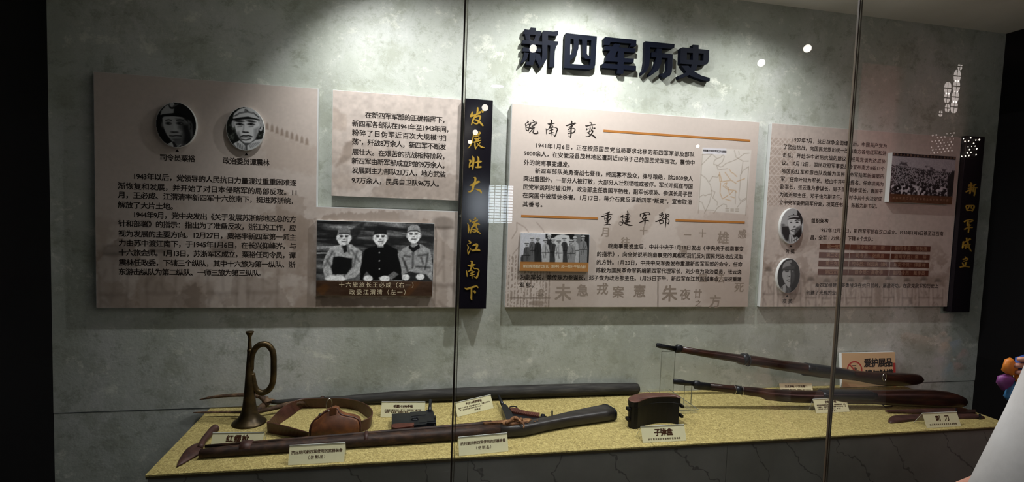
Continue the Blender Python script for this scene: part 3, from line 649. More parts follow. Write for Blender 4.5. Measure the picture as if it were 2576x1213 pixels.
pc.grain(60, .10, 4); pc.build('printed_face', PRINT, p2)
wtext('body_text', [('在新四军军部的正确指挥下，', 919, 287, 1118, 305), ('新四军各部队在1941年至1943年间，', 886, 309, 1128, 328), ('粉碎了日伪军近百次大规模“扫', 886, 332, 1122, 350), ('荡”，歼敌8万余人，新四军不断发', 886, 356, 1122, 371),
    ('展壮大。在艰苦的抗战相持阶段，', 886, 381, 1118, 396), ('新四军由新军部成立时的9万余人，', 885, 404, 1118, 418), ('发展到主力部队21万人，地方武装', 885, 428, 1121, 440), ('9.7万余人，民兵自卫队96万人。', 885, 453, 1104, 464)],   .0240, INK, p2)
rebase(p2, ((X0+X1)/2, 0, Z0))

# ================================================================== PANEL 3
p3 = thing('text_panel', 'central beige text panel with brushed headings, ochre bars and a small map', 'panel', 'printed text panels on the wall')
X0 = onY(1286, 400, ZP).x; X0 = (onY(1288, 268, ZP).x+onY(1270, 773, ZP).x)/2; X1 = (onY(1910, 312, ZP).x+onY(1881, 772, ZP).x)/2
slab_board(p3, X0, X1, ZBm, ZT, ZP, .020)
pc = Pic(X0+.001, X1-.001, ZBm+.001, ZT-.001, ZP, .0028, PB*1.0)
n = fbm(pc.X, pc.Z, 4, 12, 5); zz = (pc.Z-ZBm)/(ZT-ZBm); pc.put(np.clip((n-.5)*7, 0, 1)*np.clip(1.2-zz*1.9, 0, 1)*.3, GH)
pc.poly([(1500, 620), (1560, 545), (1620, 500), (1700, 480), (1680, 520), (1640, 560), (1600, 640), (1560, 700)], GH, .28, 4, 20); pc.poly([(1700, 560), (1880, 520), (1880, 640), (1720, 660)], GH, .2, 4, 20)
z_ = np.clip((onY(1330, 640, ZP).z-pc.Z)/.01, 0, 1)*np.clip((onY(1385, 700, ZP).x-pc.X)/.004, 0, 1)
col_ = (np.sin(pc.X*2*math.pi/.0125) > -.1)*(vnoise(pc.X, pc.Z, 210, 3) > .42); pc.put(z_*col_*.6, GH*.82)
for k in range(10):
    x = 1300+k*13; pc.line([(x, 690), (x-1, 690)], .1, GH, .1)
pc.line([(1284, 750), (1383, 750)], 1.4, GH*.75); pc.line([(1383, 640), (1380, 772)], .8, GH*.8); pc.line([(1655, 700), (1655, 772)], 1, GH*.6); pc.ell(1350, 763, 18, 6, GH*.85, .6)
for (x0, y0, x1, y1) in ((1288, 600, 1300, 560), (1300, 560, 1330, 585), (1290, 640, 1310, 600), (1350, 560, 1372, 600)): pc.line([(x0, y0), ((x0+x1)/2+6, (y0+y1)/2), (x1, y1)], .8, GH*.8, .6)
pc.grain(120, .02, 4)
# the map print
pc.poly([(1766, 372), (1890, 378), (1876, 540), (1755, 528)], np.array((200, 194, 186))/255, .7); pc.poly([(1768, 372), (1827, 374), (1827, 389), (1768, 387)], np.array((196, 192, 196))/255)
c6 = (1750, 360, 6.387); pc.crop = c6; mc = np.array((112, 100, 84))/255; mo = np.array((158, 112, 60))/255
for pts in ([(105, 180), (95, 350), (40, 1130)], [(105, 185), (260, 180), (95, 350)], [(85, 505), (160, 560), (240, 680), (260, 800), (220, 960), (140, 1130)], [(270, 180), (340, 250), (400, 230), (440, 190), (460, 220), (430, 300), (360, 360), (290, 340), (300, 280), (350, 250)],
        [(330, 350), (360, 430), (510, 410)], [(620, 120), (650, 230), (760, 290), (850, 290)], [(860, 165), (780, 170), (680, 250), (590, 290), (480, 330), (440, 370), (400, 385), (350, 360)], [(700, 190), (690, 130)], [(850, 380), (760, 440), (720, 520), (710, 700), (690, 870), (720, 935), (810, 880)],
        [(760, 290), (740, 440), (720, 520)], [(60, 870), (120, 830), (150, 850), (200, 825), (240, 820)], [(290, 1130), (350, 1040), (440, 980), (490, 990), (500, 1030)], [(60, 940), (100, 950), (150, 1080), (300, 1080)], [(670, 1030), (720, 960), (810, 900)], [(260, 760), (310, 790), (275, 880), (350, 950), (345, 1000)], [(850, 380), (800, 1160)],
        [(640, 780), (635, 980)], [(270, 540), (220, 620)], [(270, 540), (350, 550), (375, 510)]): pc.line(pts, 3, mc, .75, 1)
for pts in ([(380, 470), (420, 610), (390, 620), (375, 500)], [(400, 640), (390, 800), (430, 900), (520, 840)], [(470, 470), (560, 590), (650, 650)], [(440, 690), (520, 750), (640, 765), (660, 800)], [(660, 620), (790, 570)], [(540, 420), (570, 470), (610, 490), (660, 540)], [(430, 620), (560, 600)], [(520, 720), (545, 830), (600, 770)], [(450, 660), (500, 640), (480, 690), (520, 720)], [(560, 860), (620, 880)], [(480, 900), (570, 930)]): pc.line(pts, 4, mo, .8, 1)
for k in range(9): pc.line([(480+(k % 3)*80, 1055+(k//3)*20), (530+(k % 3)*80, 1057+(k//3)*20)], 3, mc, .8)
pc.build('printed_face', PRINT, p3)
for (x0, y0, x1, y1) in ((1518, 330, 1887, 353), (1311, 544, 1504, 549), (1699, 554, 1873, 560)):
    a, b = onY(x0, y0, ZP), onY(x1, y1, ZP); zc = (a.z+b.z)/2
    box('heading_bar', a.x, b.x, ZP-.0014, ZP-.0005, zc-.0042, zc+.0042, BAR, p3)
E_ = (1310, 290, 17.33); F_ = (1410, 290, 17.33); G_ = (1500, 520, 18.66); H_ = (1595, 520, 18.66)
wan = [[(285,240,10),(325,290,35),(250,340,20),(190,380,12)],[(195,385,18),(220,500,20),(230,620,20),(235,665,8)],[(240,480,12),(290,420,18),(370,390,22),(380,450,22),(360,580,22),(330,690,22)],[(215,520,12),(280,530,22),(350,560,15)],[(230,630,16),(290,670,22),(325,690,15)],[(515,190,8),(560,250,26),(590,290,20)],[(445,300,8),(440,350,26),(410,450,22)],[(460,340,14),(560,310,18),(670,300,14),(710,350,26),(600,400,22),(480,450,16)],[(380,580,8),(480,500,22),(620,440,16)],[(400,580,12),(490,570,34),(600,530,24)],[(540,570,26),(470,660,26),(370,765,20)],[(590,570,14),(560,650,26),(530,740,24),(580,795,28),(680,800,28),(745,785,24),(740,720,16),(715,645,4)]]
nan = [[(1280,190,8),(1340,230,34),(1330,330,38),(1300,440,36),(1240,560,28),(1160,640,14)],[(1165,365,8),(1240,390,34),(1360,360,36),(1470,370,8)],[(1100,590,16),(1120,680,22),(1120,780,20),(1130,845,8)],[(1340,470,14),(1400,470,16),(1410,520,16),(1500,530,16),(1600,600,28),(1560,720,30),(1530,830,30),(1480,930,24)],[(1480,930,16),(1440,870,14),(1385,825,4)],[(1280,560,20),(1380,540,24)],[(1250,680,26),(1400,620,28)],[(1230,790,28),(1410,760,26)],[(1320,560,26),(1325,740,28),(1315,910,10)]]
shi = [[(455,260,12),(485,270,34),(490,360,24)],[(220,435,8),(280,450,34),(420,400,30),(560,360,28),(640,350,34),(675,370,8)],[(520,430,12),(600,390,24)],[(490,420,34),(500,470,44),(420,510,30),(355,550,10)],[(325,640,16),(400,590,30),(520,560,14),(620,600,24),(620,680,28),(560,760,26),(470,790,18)],[(360,710,18),(460,670,24)],[(320,810,14),(400,780,26),(520,760,22)],[(470,500,36),(460,640,32),(455,800,32),(445,920,30),(440,985,10)],[(440,975,16),(390,930,18),(335,895,4)]]
bian = [[(1260,305,6),(1340,340,28),(1370,360,14),(1320,410,14)],[(1085,440,8),(1120,475,30),(1250,450,24),(1400,420,24),(1515,410,18)],[(1160,560,8),(1130,620,20),(1115,680,10)],[(1130,640,12),(1230,585,14)],[(1290,490,16),(1290,580,26),(1270,690,22)],[(1375,460,14),(1385,560,28),(1350,650,26)],[(1440,560,18),(1510,560,22),(1420,600,8)],[(1140,765,8),(1240,730,24),(1340,680,20),(1410,680,30),(1370,780,30),(1310,870,28),(1230,920,26),(1160,925,18),(1095,905,4)],[(1180,760,16),(1280,830,24),(1380,870,30),(1480,940,36),(1540,1010,20)]]
zhong = [[(590,215,8),(610,260,34),(500,310,24),(330,355,8)],[(225,460,10),(270,475,28),(420,420,24),(560,380,26),(690,355,22),(740,375,14)],[(390,490,10),(390,580,18),(430,670,16),(520,660,22),(620,620,24),(690,510,24),(650,460,18),(560,460,12),(440,500,10)],[(450,550,18),(590,520,16)],[(470,620,12),(590,590,12)],[(545,330,30),(540,480,34),(520,640,34),(510,800,32)],[(405,740,12),(470,750,24),(590,710,22)],[(365,860,14),(410,860,26),(520,825,22),(620,830,24),(680,865,14)]]
jian = [[(1455,200,16),(1475,260,26),(1480,380,34),(1450,560,40),(1440,700,34),(1440,810,14)],[(1370,355,12),(1440,370,28),(1555,345,24)],[(1270,520,12),(1340,490,24),(1450,440,26),(1620,430,14)],[(1330,580,16),(1420,560,24),(1560,530,16)],[(1350,660,16),(1440,640,30),(1540,600,14)],[(1320,745,18),(1400,720,28),(1580,710,20)],[(1125,475,8),(1150,490,24),(1240,420,30),(1250,450,20),(1210,560,18),(1240,640,20),(1260,720,22),(1230,800,22),(1170,870,16),(1100,865,10),(1065,820,5),(1060,760,5),(1100,715,8),(1180,725,16),(1260,760,18),(1400,820,28),(1540,870,36),(1710,880,5)]]
jun = [[(330,300,8),(290,380,28),(285,480,14)],[(310,360,16),(420,310,20),(600,270,12),(700,285,14),(740,340,30),(740,375,18),(620,360,10)],[(430,330,10),(500,350,34),(500,400,34),(580,390,20)],[(470,380,34),(430,460,28),(390,540,28),(450,580,30),(560,530,34),(610,530,10)],[(540,480,24),(520,560,20)],[(255,750,24),(350,710,26),(480,660,28),(640,650,26),(700,680,16)],[(400,640,10),(480,590,14)],[(515,540,32),(515,700,32),(505,850,22),(498,965,5)]]
bu = [[(1275,250,10),(1330,300,32),(1230,340,8)],[(1170,370,8),(1220,400,24),(1380,375,24)],[(1310,340,24),(1290,420,24)],[(1190,480,10),(1210,520,20)],[(1200,540,14),(1280,470,18)],[(1370,450,18),(1330,530,24),(1290,590,20)],[(1010,700,20),(1100,680,26),(1250,610,24),(1400,560,20),(1500,550,20)],[(1180,670,14),(1210,760,24),(1220,845,14)],[(1200,670,14),(1330,640,18),(1370,680,26),(1350,770,22),(1230,800,18)],[(1490,330,20),(1500,460,30),(1490,620,28),(1480,800,26),(1470,1010,6)],[(1500,440,14),(1560,370,20),(1630,370,24),(1630,430,26),(1540,530,16),(1640,640,20),(1630,740,28),(1600,810,24)],[(1600,800,16),(1510,750,14)]]
for it in ((E_, wan), (E_, nan), (F_, shi), (F_, bian), (G_, zhong), (G_, jian), (H_, jun), (H_, bu)): strokes('brushed_character', [it], ZP, INK, p3)
wtext('body_text', [('1941年1月6日，正在按照国民党当局要求北移的新四军军部及部队', 1349, 368, 1747, 388), ('9000余人，在安徽泾县茂林地区遭到近10倍于己的国民党军围攻，震惊中', 1318, 388, 1747, 408), ('外的皖南事变爆发。', 1318, 409, 1433, 415), ('新四军部队英勇奋战七昼夜，终因寡不敌众，弹尽粮绝，除2000余人', 1346, 432, 1743, 448),
    ('突出重围外，一部分人被打散，大部分人壮烈牺牲或被俘。军长叶挺在与国', 1317, 451, 1742, 468), ('民党军谈判时被扣押，政治部主任袁国平牺牲，副军长项英、参谋长周子昆', 1316, 472, 1741, 488), ('在突围中被叛徒杀害。1月17日，蒋介石竟反诬新四军“叛变”，宣布取消', 1315, 493, 1740, 508), ('其番号。', 1315, 513, 1364, 516)], .0218, INK, p3)
wtext('body_text', [('皖南事变发生后，中共中央于1月18日发出《中央关于皖南事变', 1530, 620, 1870, 626), ('的指示》，向全党说明皖南事变的真相和我们反对国民党进攻应采取', 1502, 640, 1869, 646), ('的方针。1月20日，中共中央军委发布重建新四军军部的命令，任命', 1501, 660, 1867, 666), ('陈毅为国民革命军新编第四军代理军长，刘少奇为政治委员，张云逸', 1500, 680, 1865, 685),
    ('为副军长，赖传珠为参谋长，邓子恢为政治部主任。1月25日下午，新四军在江苏盐城集会，庆祝重建', 1308, 698, 1865, 703), ('军部。', 1307, 717, 1342, 719)], .0216, INK, p3)
wtext('map_title', [('皖南事变中新四军自卫作战要图', 1769, 379, 1827, 382)], .0095, INK, p3)
for s, x, y, e in (('未', 1418, 738, .07), ('急', 1467, 732, .05), ('戎', 1517, 728, .05), ('案', 1556, 736, .05), ('憲', 1610, 734, .055), ('朱', 1686, 740, .07), ('夜', 1724, 742, .048), ('廿', 1756, 740, .04), ('方', 1800, 760, .055), ('死', 1860, 724, .045), ('之', 1757, 764, .03),
        ('月', 1524, 585, .04), ('雄', 1820, 600, .055), ('十', 1620, 582, .035), ('一', 1730, 592, .035), ('十', 1768, 588, .035), ('法', 1812, 700, .045), ('会', 1362, 736, .03), ('诚', 1360, 746, .026), ('宝', 1770, 700, .04), ('感', 1868, 590, .04), ('往', 1574, 610, .04), ('唐', 1720, 630, .04)):
    q = onY(x, y, ZP); text_block('faint_character', [(s, q.x-e/2, q.z, e, None, .022)], (0, ZP, 0), (1, 0, 0), (0, 0, 1), INKS, p3, .00045)
yq = ZP-.012; X0, X1, Z0, Z1 = rect(1310, 586, 1480, 683, yq); Z1 = (onY(1312, 586, yq).z+onY(1482, 590, yq).z)/2; Z0 = (onY(1310, 683, yq).z+onY(1479, 683, yq).z)/2
pl = caption_plaque(p3, 'photo_plaque', (X0, X1, Z0, Z1), yq, .0118, 'mounted photograph of a standing group of people in caps')
p = Pic(X0+.0006, X1-.0006, Z0+.0006, Z1-.0006, yq, .0016, (.7, .7, .72), (1260, 520, 3.963))
p.poly([(445, 265), (880, 265), (880, 560), (445, 560)], .09); p.poly([(520, 320), (560, 285), (620, 275), (680, 290), (690, 330), (680, 400), (520, 400)], .72, 1, 1.5); p.poly([(730, 270), (800, 270), (800, 400), (740, 400)], .5, .7, 2, 10); p.poly([(200, 480), (880, 480), (880, 560), (200, 560)], .07, .8, 3, 20)
def stander(x, y, g, w=34, b=560):
    p.poly([(x-w, b), (x-w-4, y+110), (x-w+4, y+50), (x-12, y+32), (x+14, y+32), (x+w-2, y+50), (x+w+6, y+110), (x+w+2, b)], g, 1, 1.2, 4)
    for k in range(4): dx = random.uniform(-w, w)*.7; p.line([(x+dx, y+60+k*25), (x+dx+random.uniform(-14, 14), y+95+k*25)], 3, g*.4, .7, 1.5)
    p.line([(x, y+40), (x, y+170)], 2, g*.45, .8); p.line([(x-w, y+120), (x+w, y+120)], 3.5, g*.35)
    p.ell(x, y+12, 15, 20, .62); p.ell(x, y-8, 20, 13, .72); p.line([(x-19, y-1), (x+19, y-1)], 3.5, .1); p.ell(x, y+16, 8, 5, .35)
for x, y, g in ((312, 318, .34), (482, 295, .16), (632, 318, .20), (738, 318, .62), (367, 324, .14), (520, 334, .20), (820, 308, .46), (258, 368, .30), (445, 340, .62), (700, 348, .48), (577, 344, .66)): stander(x, y, g, 36 if g > .4 else 32)
p.grain(320, .09, 3)
mk_ = np.clip((onY(1400, 659, yq).z-p.Z)/.002, 0, 1); p.put(mk_*.9, np.array((150, 98, 44))/255)
p.build('photo_print', PHOTO, pl); wtext('caption', [('新四军陈毅代军长（前中）和一部分干部合影', 1316, 671, 1474, 671)], .0135, INKW, pl, yq, .008)
rebase(p3, ((onY(1280, 500, ZP).x+onY(1890, 500, ZP).x)/2, 0, ZBm))

# ================================================================== PANEL 4
p4 = thing('text_panel', 'rightmost beige text panel with a brown table and two small portraits', 'panel', 'printed text panels on the wall')
X0 = (onY(1941, 315, ZP).x+onY(1912, 771, ZP).x)/2; X1 = (onY(2420, 344, ZP).x+onY(2382, 774, ZP).x)/2
slab_board(p4, X0, X1, ZBm, ZT, ZP, .020); p4x = X1
pc = Pic(X0+.001, X1-.001, ZBm+.001, ZT-.001, ZP, .0028, PB*.99)
zz = (pc.Z-ZBm)/(ZT-ZBm); n = fbm(pc.X, pc.Z, 30, 22, 4); pc.put(np.clip((n-.44)*8, 0, 1)*np.clip((.42-zz)*6, 0, 1)*np.clip((zz-.1)*8, 0, 1)*.5, GH*.92)
# lattice print, left edge
la = onY(1945, 350, ZP); lb = onY(1995, 520, ZP); inl = np.clip((lb.x-pc.X)/.01, 0, 1)*np.clip((onY(1945, 345, ZP).z-pc.Z)/.006, 0, 1)*np.clip((pc.Z-onY(1942, 520, ZP).z)/.006, 0, 1)
lz = (np.abs(np.sin((pc.X*1.0+pc.Z)*150)) < .35) | (np.abs(np.sin((pc.X-pc.Z)*150)) < .35) | (np.abs((pc.Z*25) % 1-.5) > .44); pc.put(inl*(~lz)*.4, GH); pc.put(inl*lz*.3, PB*1.06)
pc.crop = (1900, 520, 4.293); pc.poly([(90, 700), (700, 740), (2060, 740), (2060, 1100), (60, 1100)], GH*.9, .6, 8, 60); ghost_figures(pc, (140, 300, 430), 1090, 470, 4, .8, .34); ghost_figures(pc, (600, 770, 900, 1030, 1200, 1440, 1640, 1820, 1970), 1095, 340, 5, .8, .42); pc.crop = (0, 0, 1)
pc.grain(90, .05, 4); pc.build('printed_face', PRINT, p4)
portrait(p4, 1992, 569, 29, 45, (1940, 510, 11.03), pt3, 'upper small oval portrait beside the organisation heading', .014)
portrait(p4, 1984, 694, 28.5, 44, (1940, 640, 9.33), pt4, 'lower small oval portrait with a mostly dark ground', .014)
for x, y in ((1989, 619), (1980, 745)):
    w = [onY(x+dx, y+dy, ZP) for dx, dy in ((-4, 2.5), (4, 2.5), (0, -3))]; mk('arrow_mark', [(q.x, ZP-.0007, q.z) for q in w], [(0, 1, 2)], INK, p4)
wtext('caption', [('叶挺', 1977, 633, 1999, 633)], .0212, INK, p4); wtext('caption', [('项英', 1968, 758, 1993, 759)], .0212, INK, p4)
wtext('section_heading', [('组织架构', 2041, 555, 2083, 557)], .0205, INK, p4, bold=.022)
wtext('body_text', [('1937年7月，抗日战争全面爆发后，中国共产党为', 1994, 352, 2230, 368), ('了团结抗战，向国民党提出统一改编南方各地红军和游', 1971, 369, 2229, 387), ('击队，开赴华中敌后抗战的建议。经两党谈判达成协', 1969, 390, 2227, 407), ('议。10月12日，国民政府军事委员会宣布南方8省13个', 1967, 409, 2225, 426),
    ('地区的红军和游击队改编为国民革命军陆军新编第四', 1966, 430, 2223, 445), ('军，任命叶挺为军长。经由中共中央提名，任命项英为', 1964, 449, 2222, 465), ('副军长，张云逸为参谋长，周子昆为副参谋长，袁国平', 1963, 469, 2220, 483), ('为政治部主任，邓子恢为副主任。同时中共中央决定成', 1961, 489, 2218, 502), ('立中央军委新四军分会，项英任书记，陈毅为副书记。', 1960, 508, 2206, 521)], .0212, INK, p4)
wtext('body_text', [('1937年12月25日，新四军军部在汉口成立。1938年1月6日移至江西南', 2062, 578, 2372, 590), ('昌，全军 1 万余人，下辖 4 个支队：', 2039, 597, 2196, 603)], .0212, INK, p4)
wtext('body_text', [('新四军组建后英勇战斗在抗日前线，屡建奇功，在我党我军的历史上', 2051, 717, 2360, 721), ('创建了光辉的业绩。', 2028, 735, 2117, 739)], .0212, INK, p4)
rowz = [(2061, 613), (2060, 634.5), (2058, 655.5), (2056, 677)]; cx_ = [onY(2060, 640, ZP).x, onY(2135.5, 640, ZP).x, onY(2137.5, 640, ZP).x, onY(2237.5, 650, ZP).x, onY(2240, 650, ZP).x, onY(2337, 660, ZP).x]
tt = [('第一支队', '司令员：陈　毅', '副司令员：傅秋涛'), ('第二支队', '司令员：张鼎丞', '副司令员：粟　裕'), ('第三支队', '司令员：张云逸（兼）', '副司令员：谭震林'), ('第四支队', '司令员：高敬亭', '副司令员：戴季英')]
for r in range(4):
    zt = onY(rowz[r][0], rowz[r][1], ZP).z; h = .0245
    for k in range(3):
        ce = box('table_cell', cx_[2*k], cx_[2*k+1], ZP-.0014, ZP-.0005, zt-h, zt, CELL, p4)
        w = (cx_[2*k+1]-cx_[2*k])*(.52, .70, .82)[k]; w = w*1.25 if r == 2 and k == 1 else w; x = (cx_[2*k]+cx_[2*k+1])/2-w/2
        text_block('cell_text', [(tt[r][k], x, zt-h/2, .0205, w, .004)], (0, ZP-.0014, 0), (1, 0, 0), (0, 0, 1), INKC, ce, .0003)['kind'] = 'stuff'
yq = ZP-.022; X0, X1, Z0, Z1 = rect(2248, 386, 2394, 511, yq); X0 = onY(2240, 450, yq).x; X1 = onY(2400, 450, yq).x; Z1 = (onY(2246, 385, yq).z+onY(2404, 393, yq).z)/2; Z0 = onY(2236, 508, yq).z
pl = caption_plaque(p4, 'photo_plaque', (X0, X1, Z0, Z1), yq, .0218, 'mounted photograph of a packed crowd under a dark banner strip')
p = Pic(X0+.0006, X1-.0006, Z0+.0006, Z1-.0006, yq, .0015, (.62, .6, .62), (1900, 300, 4.293))
hh = (p.Z-Z0)/(Z1-Z0); ww = (p.X-X0)/(X1-X0)
hill = fbm(p.X, p.Z, 34, 31, 4); p.put(np.clip((hh+.14*(ww-.5)-.80+.10*(hill-.5))*-30, 0, 1)*np.clip((hh+.14*(ww-.5)-.70)*40, 0, 1)*.8*(hill > .5), (.22, .2, .22))
cr_ = vnoise(p.X, p.Z, 260, 5); c2 = vnoise(p.X, p.Z, 120, 8); m1 = np.clip((.72-hh-.10*(ww-.5))*30, 0, 1); p.put(m1*.9, (.55, .53, .55)); p.put(m1*np.clip((cr_-.45)*12, 0, 1)*.85, (.1, .09, .1)); m2 = np.clip((.42-hh)*12, 0, 1); p.put(m2*np.clip((c2-.40)*10, 0, 1)*.9, (.06, .05, .06)); p.put(m2*np.clip((vnoise(p.X, p.Z, 90, 14)-.66)*12, 0, 1), (.72, .7, .72))
for k in range(16): p.ell(1470+k*42+random.uniform(-12, 12), 690+random.uniform(-20, 60), 20, 17, .07, .95, 0, 1.5)
p.poly([(2080, 620), (2130, 560), (2160, 560), (2130, 830), (2070, 830)], .1, .9, 2, 10)
p.put(np.clip((hh-.925)*80, 0, 1), (.07, .06, .07)); p.put(np.clip((.175-hh)*80, 0, 1)*.93, (.33, .20, .11)); p.grain(300, .12, 3)
p.build('photo_print', PHOTO, pl)
zc = Z1-(Z1-Z0)*.037; text_block('banner_text', [('大会全人师誓日抗士将体全队支二第军四新', X0+.004, zc, .0105, (X1-X0)-.008, .0)], (0, yq, 0), (1, 0, 0), (0, 0, 1), INKC, pl)
text_block('caption', [('新四军第二支队全体将士抗日誓师大会', X0+.018, Z0+(Z1-Z0)*.085, .012, (X1-X0)-.04, .0)], (0, yq, 0), (1, 0, 0), (0, 0, 1), INKC, pl)
rebase(p4, (onY(2150, 500, ZP).x, 0, ZBm))

# ================================================================== BLACK UPRIGHT BOARDS
A_ = (1165, 260, 10.11); B_ = (1165, 380, 10.11); C_ = (1160, 540, 11.03); D_ = (1160, 650, 10.11)
YS = -.042
u1 = thing('title_board', 'black lacquered upright board with eight gold brushed characters, left of centre', 'sign', 'black upright title boards')
xa = (onY(1172, 248, YS).x+onY(1152, 775, YS).x)/2; xb = (onY(1240, 252, YS).x+onY(1223, 775, YS).x)/2; za = (onY(1173, 247, YS).z+onY(1240, 253, YS).z)/2; zb_ = onY(1190, 777, YS).z
box('board', xa, xb, YS, -.004, zb_, za, LACQ, u1, .001)
g = {'fa': (A_, [[(370,120,20),(365,200,25),(345,260,15),(300,330,20),(250,430,25),(210,550,12)],[(230,220,12),(220,280,30),(190,335,22)],[(190,345,15),(270,310,22),(380,265,22),(430,230,28)],[(470,190,12),(500,215,28),(480,235,10)],[(290,370,12),(370,325,22),(430,330,25),(430,380,20),(390,470,18),(360,520,18),(300,520,15),(265,490,12)],[(280,420,10),(340,430,22),(420,480,28),(500,570,20)]]),
 'zhan': (A_, [[(400,720,10),(430,760,22),(350,800,18),(280,810,10)],[(265,750,14),(255,850,14),(225,980,16),(180,1080,16),(120,1150,4)],[(270,850,12),(340,840,15),(410,825,8)],[(300,900,20),(370,905,20),(430,885,15)],[(330,890,14),(330,960,14)],[(400,870,12),(380,950,12)],[(235,1000,8),(330,975,20),(450,940,14)],[(300,990,16),(300,1080,20),(320,1160,12)],[(320,1140,15),(370,1080,10),(430,1000,12)],[(350,1010,8),(410,1070,18),(480,1120,22),(540,1125,8)]]),
 'zhuang': (B_, [[(150,230,8),(190,255,28),(165,330,18),(150,420,10)],[(150,420,10),(215,355,8)],[(235,130,8),(260,190,30),(255,330,26),(245,430,20),(248,490,5)],[(215,400,15),(240,330,20)],[(360,140,10),(390,190,24),(385,300,24),(375,400,22)],[(280,305,8),(340,290,20),(440,270,28),(465,275,12)],[(305,400,6),(340,415,22),(450,405,24),(465,400,10)]]),
 'da': (B_, [[(270,675,8),(310,690,28),(300,790,26),(250,900,36),(240,980,26),(180,1035,20),(120,1040,6)],[(165,880,8),(240,860,35),(330,810,35),(400,780,24),(425,795,8)],[(290,960,5),(370,985,22),(440,1020,28),(460,1070,16)]]),
 'du': (C_, [[(225,140,8),(260,180,28),(235,210,6)],[(170,240,6),(200,300,20),(200,420,20),(205,510,10)],[(205,510,8),(245,340,6)],[(370,80,6),(400,110,24),(340,145,8)],[(300,215,14),(370,200,24),(440,160,20),(460,150,8)],[(380,210,18),(340,300,22),(280,400,18),(260,510,14)],[(280,360,10),(360,310,24),(440,250,28),(510,275,14)],[(420,260,18),(420,360,18),(460,400,16),(420,450,18),(370,485,15),(300,465,6)],[(290,410,8),(380,420,18),(460,470,26),(540,535,8)]]),
 'jiang': (C_, [[(205,720,6),(255,770,30),(235,800,10),(200,800,4)],[(165,835,6),(200,910,18),(180,990,14),(195,1090,18)],[(195,1095,12),(235,1010,14),(268,925,5)],[(305,865,6),(380,835,26),(440,830,30),(440,880,28),(400,960,26)],[(275,965,6),(320,1000,24),(400,980,24),(490,980,28),(525,1005,8)]]),
 'nan2': (D_, [[(235,70,8),(275,90,26),(270,160,28),(250,260,20),(210,320,14),(170,330,10)],[(165,175,6),(230,190,26),(310,165,24),(365,160,6)],[(130,310,10),(145,380,16),(150,465,8)],[(300,210,12),(330,260,12),(400,265,10),(450,300,16),(430,400,20),(395,490,24),(380,510,8)],[(385,500,14),(325,460,5)],[(215,320,8),(290,300,10)],[(240,385,14),(330,340,16)],[(220,435,10),(330,410,14)],[(275,310,14),(275,400,16),(275,510,8)]]),
 'xia': (D_, [[(90,750,6),(140,780,24),(260,745,24),(390,710,20),(425,745,14)],[(260,750,22),(262,900,22),(258,1020,24),(280,1060,6)],[(300,850,6),(340,835,20),(350,870,28),(345,895,8)]])}
for k_ in g: strokes('gold_character', [g[k_]], YS, GOLD, u1, .0022)
rebase(u1, ((xa+xb)/2, 0, zb_))
u2 = thing('title_board', 'black lacquered upright board with five gold brushed characters, at the far right', 'sign', 'black upright title boards')
xa = max((onY(2424, 342, YS).x+onY(2383, 785, YS).x)/2, p4x+.0015); xb = (onY(2480, 346, YS).x+onY(2437, 786, YS).x)/2; za = (onY(2423, 341, YS).z+onY(2480, 345, YS).z)/2; zb_ = onY(2410, 786, YS).z
box('board', xa, xb, YS, -.004, zb_, za, LACQ, u2, .001)
I_ = (2410, 440, 10.1); J_ = (2400, 550, 8.66)
for cset in ((I_, [[(310,200,10),(340,230,16),(260,260,10)],[(260,290,12),(400,260,14)],[(250,350,12),(360,320,16)],[(190,440,10),(260,400,20),(330,380,16)],[(330,250,18),(310,400,18),(290,480,14)],[(440,240,14),(390,290,16),(370,430,14)],[(380,320,12),(470,330,12)],[(435,330,14),(425,440,14),(405,540,8)]]),
    (I_, [[(190,790,10),(215,860,14),(225,910,10)],[(200,780,14),(320,775,14),(400,785,14),(390,860,16),(345,925,12)],[(220,905,14),(350,900,14)],[(280,790,8),(250,860,10)],[(330,790,8),(330,850,10),(370,850,8)]]),
    (J_, [[(215,80,10),(250,50,14),(340,25,12),(400,45,16),(330,80,10)],[(300,60,14),(290,150,14),(310,160,10),(360,140,8)],[(220,235,12),(300,200,14),(385,195,14)],[(315,120,14),(315,230,12),(305,310,6)]]),
    (J_, [[(200,500,12),(190,600,16),(175,650,10)],[(200,520,10),(280,490,14),(340,440,12)],[(210,590,12),(260,570,14),(240,650,14)],[(265,420,12),(290,520,16),(320,630,16),(370,715,8)],[(340,560,10),(280,630,12)],[(330,430,6),(350,450,12)]]),
    (J_, [[(235,830,6),(260,855,14)],[(185,890,12),(280,870,16),(280,900,8),(200,930,10)],[(175,960,8),(210,1040,12)],[(260,950,14),(230,1040,12)],[(120,1060,12),(220,1040,16),(320,1055,12)]])):
    strokes('gold_character', [cset], YS, GOLD, u2, .0022)
rebase(u2, ((xa+xb)/2, 0, zb_))

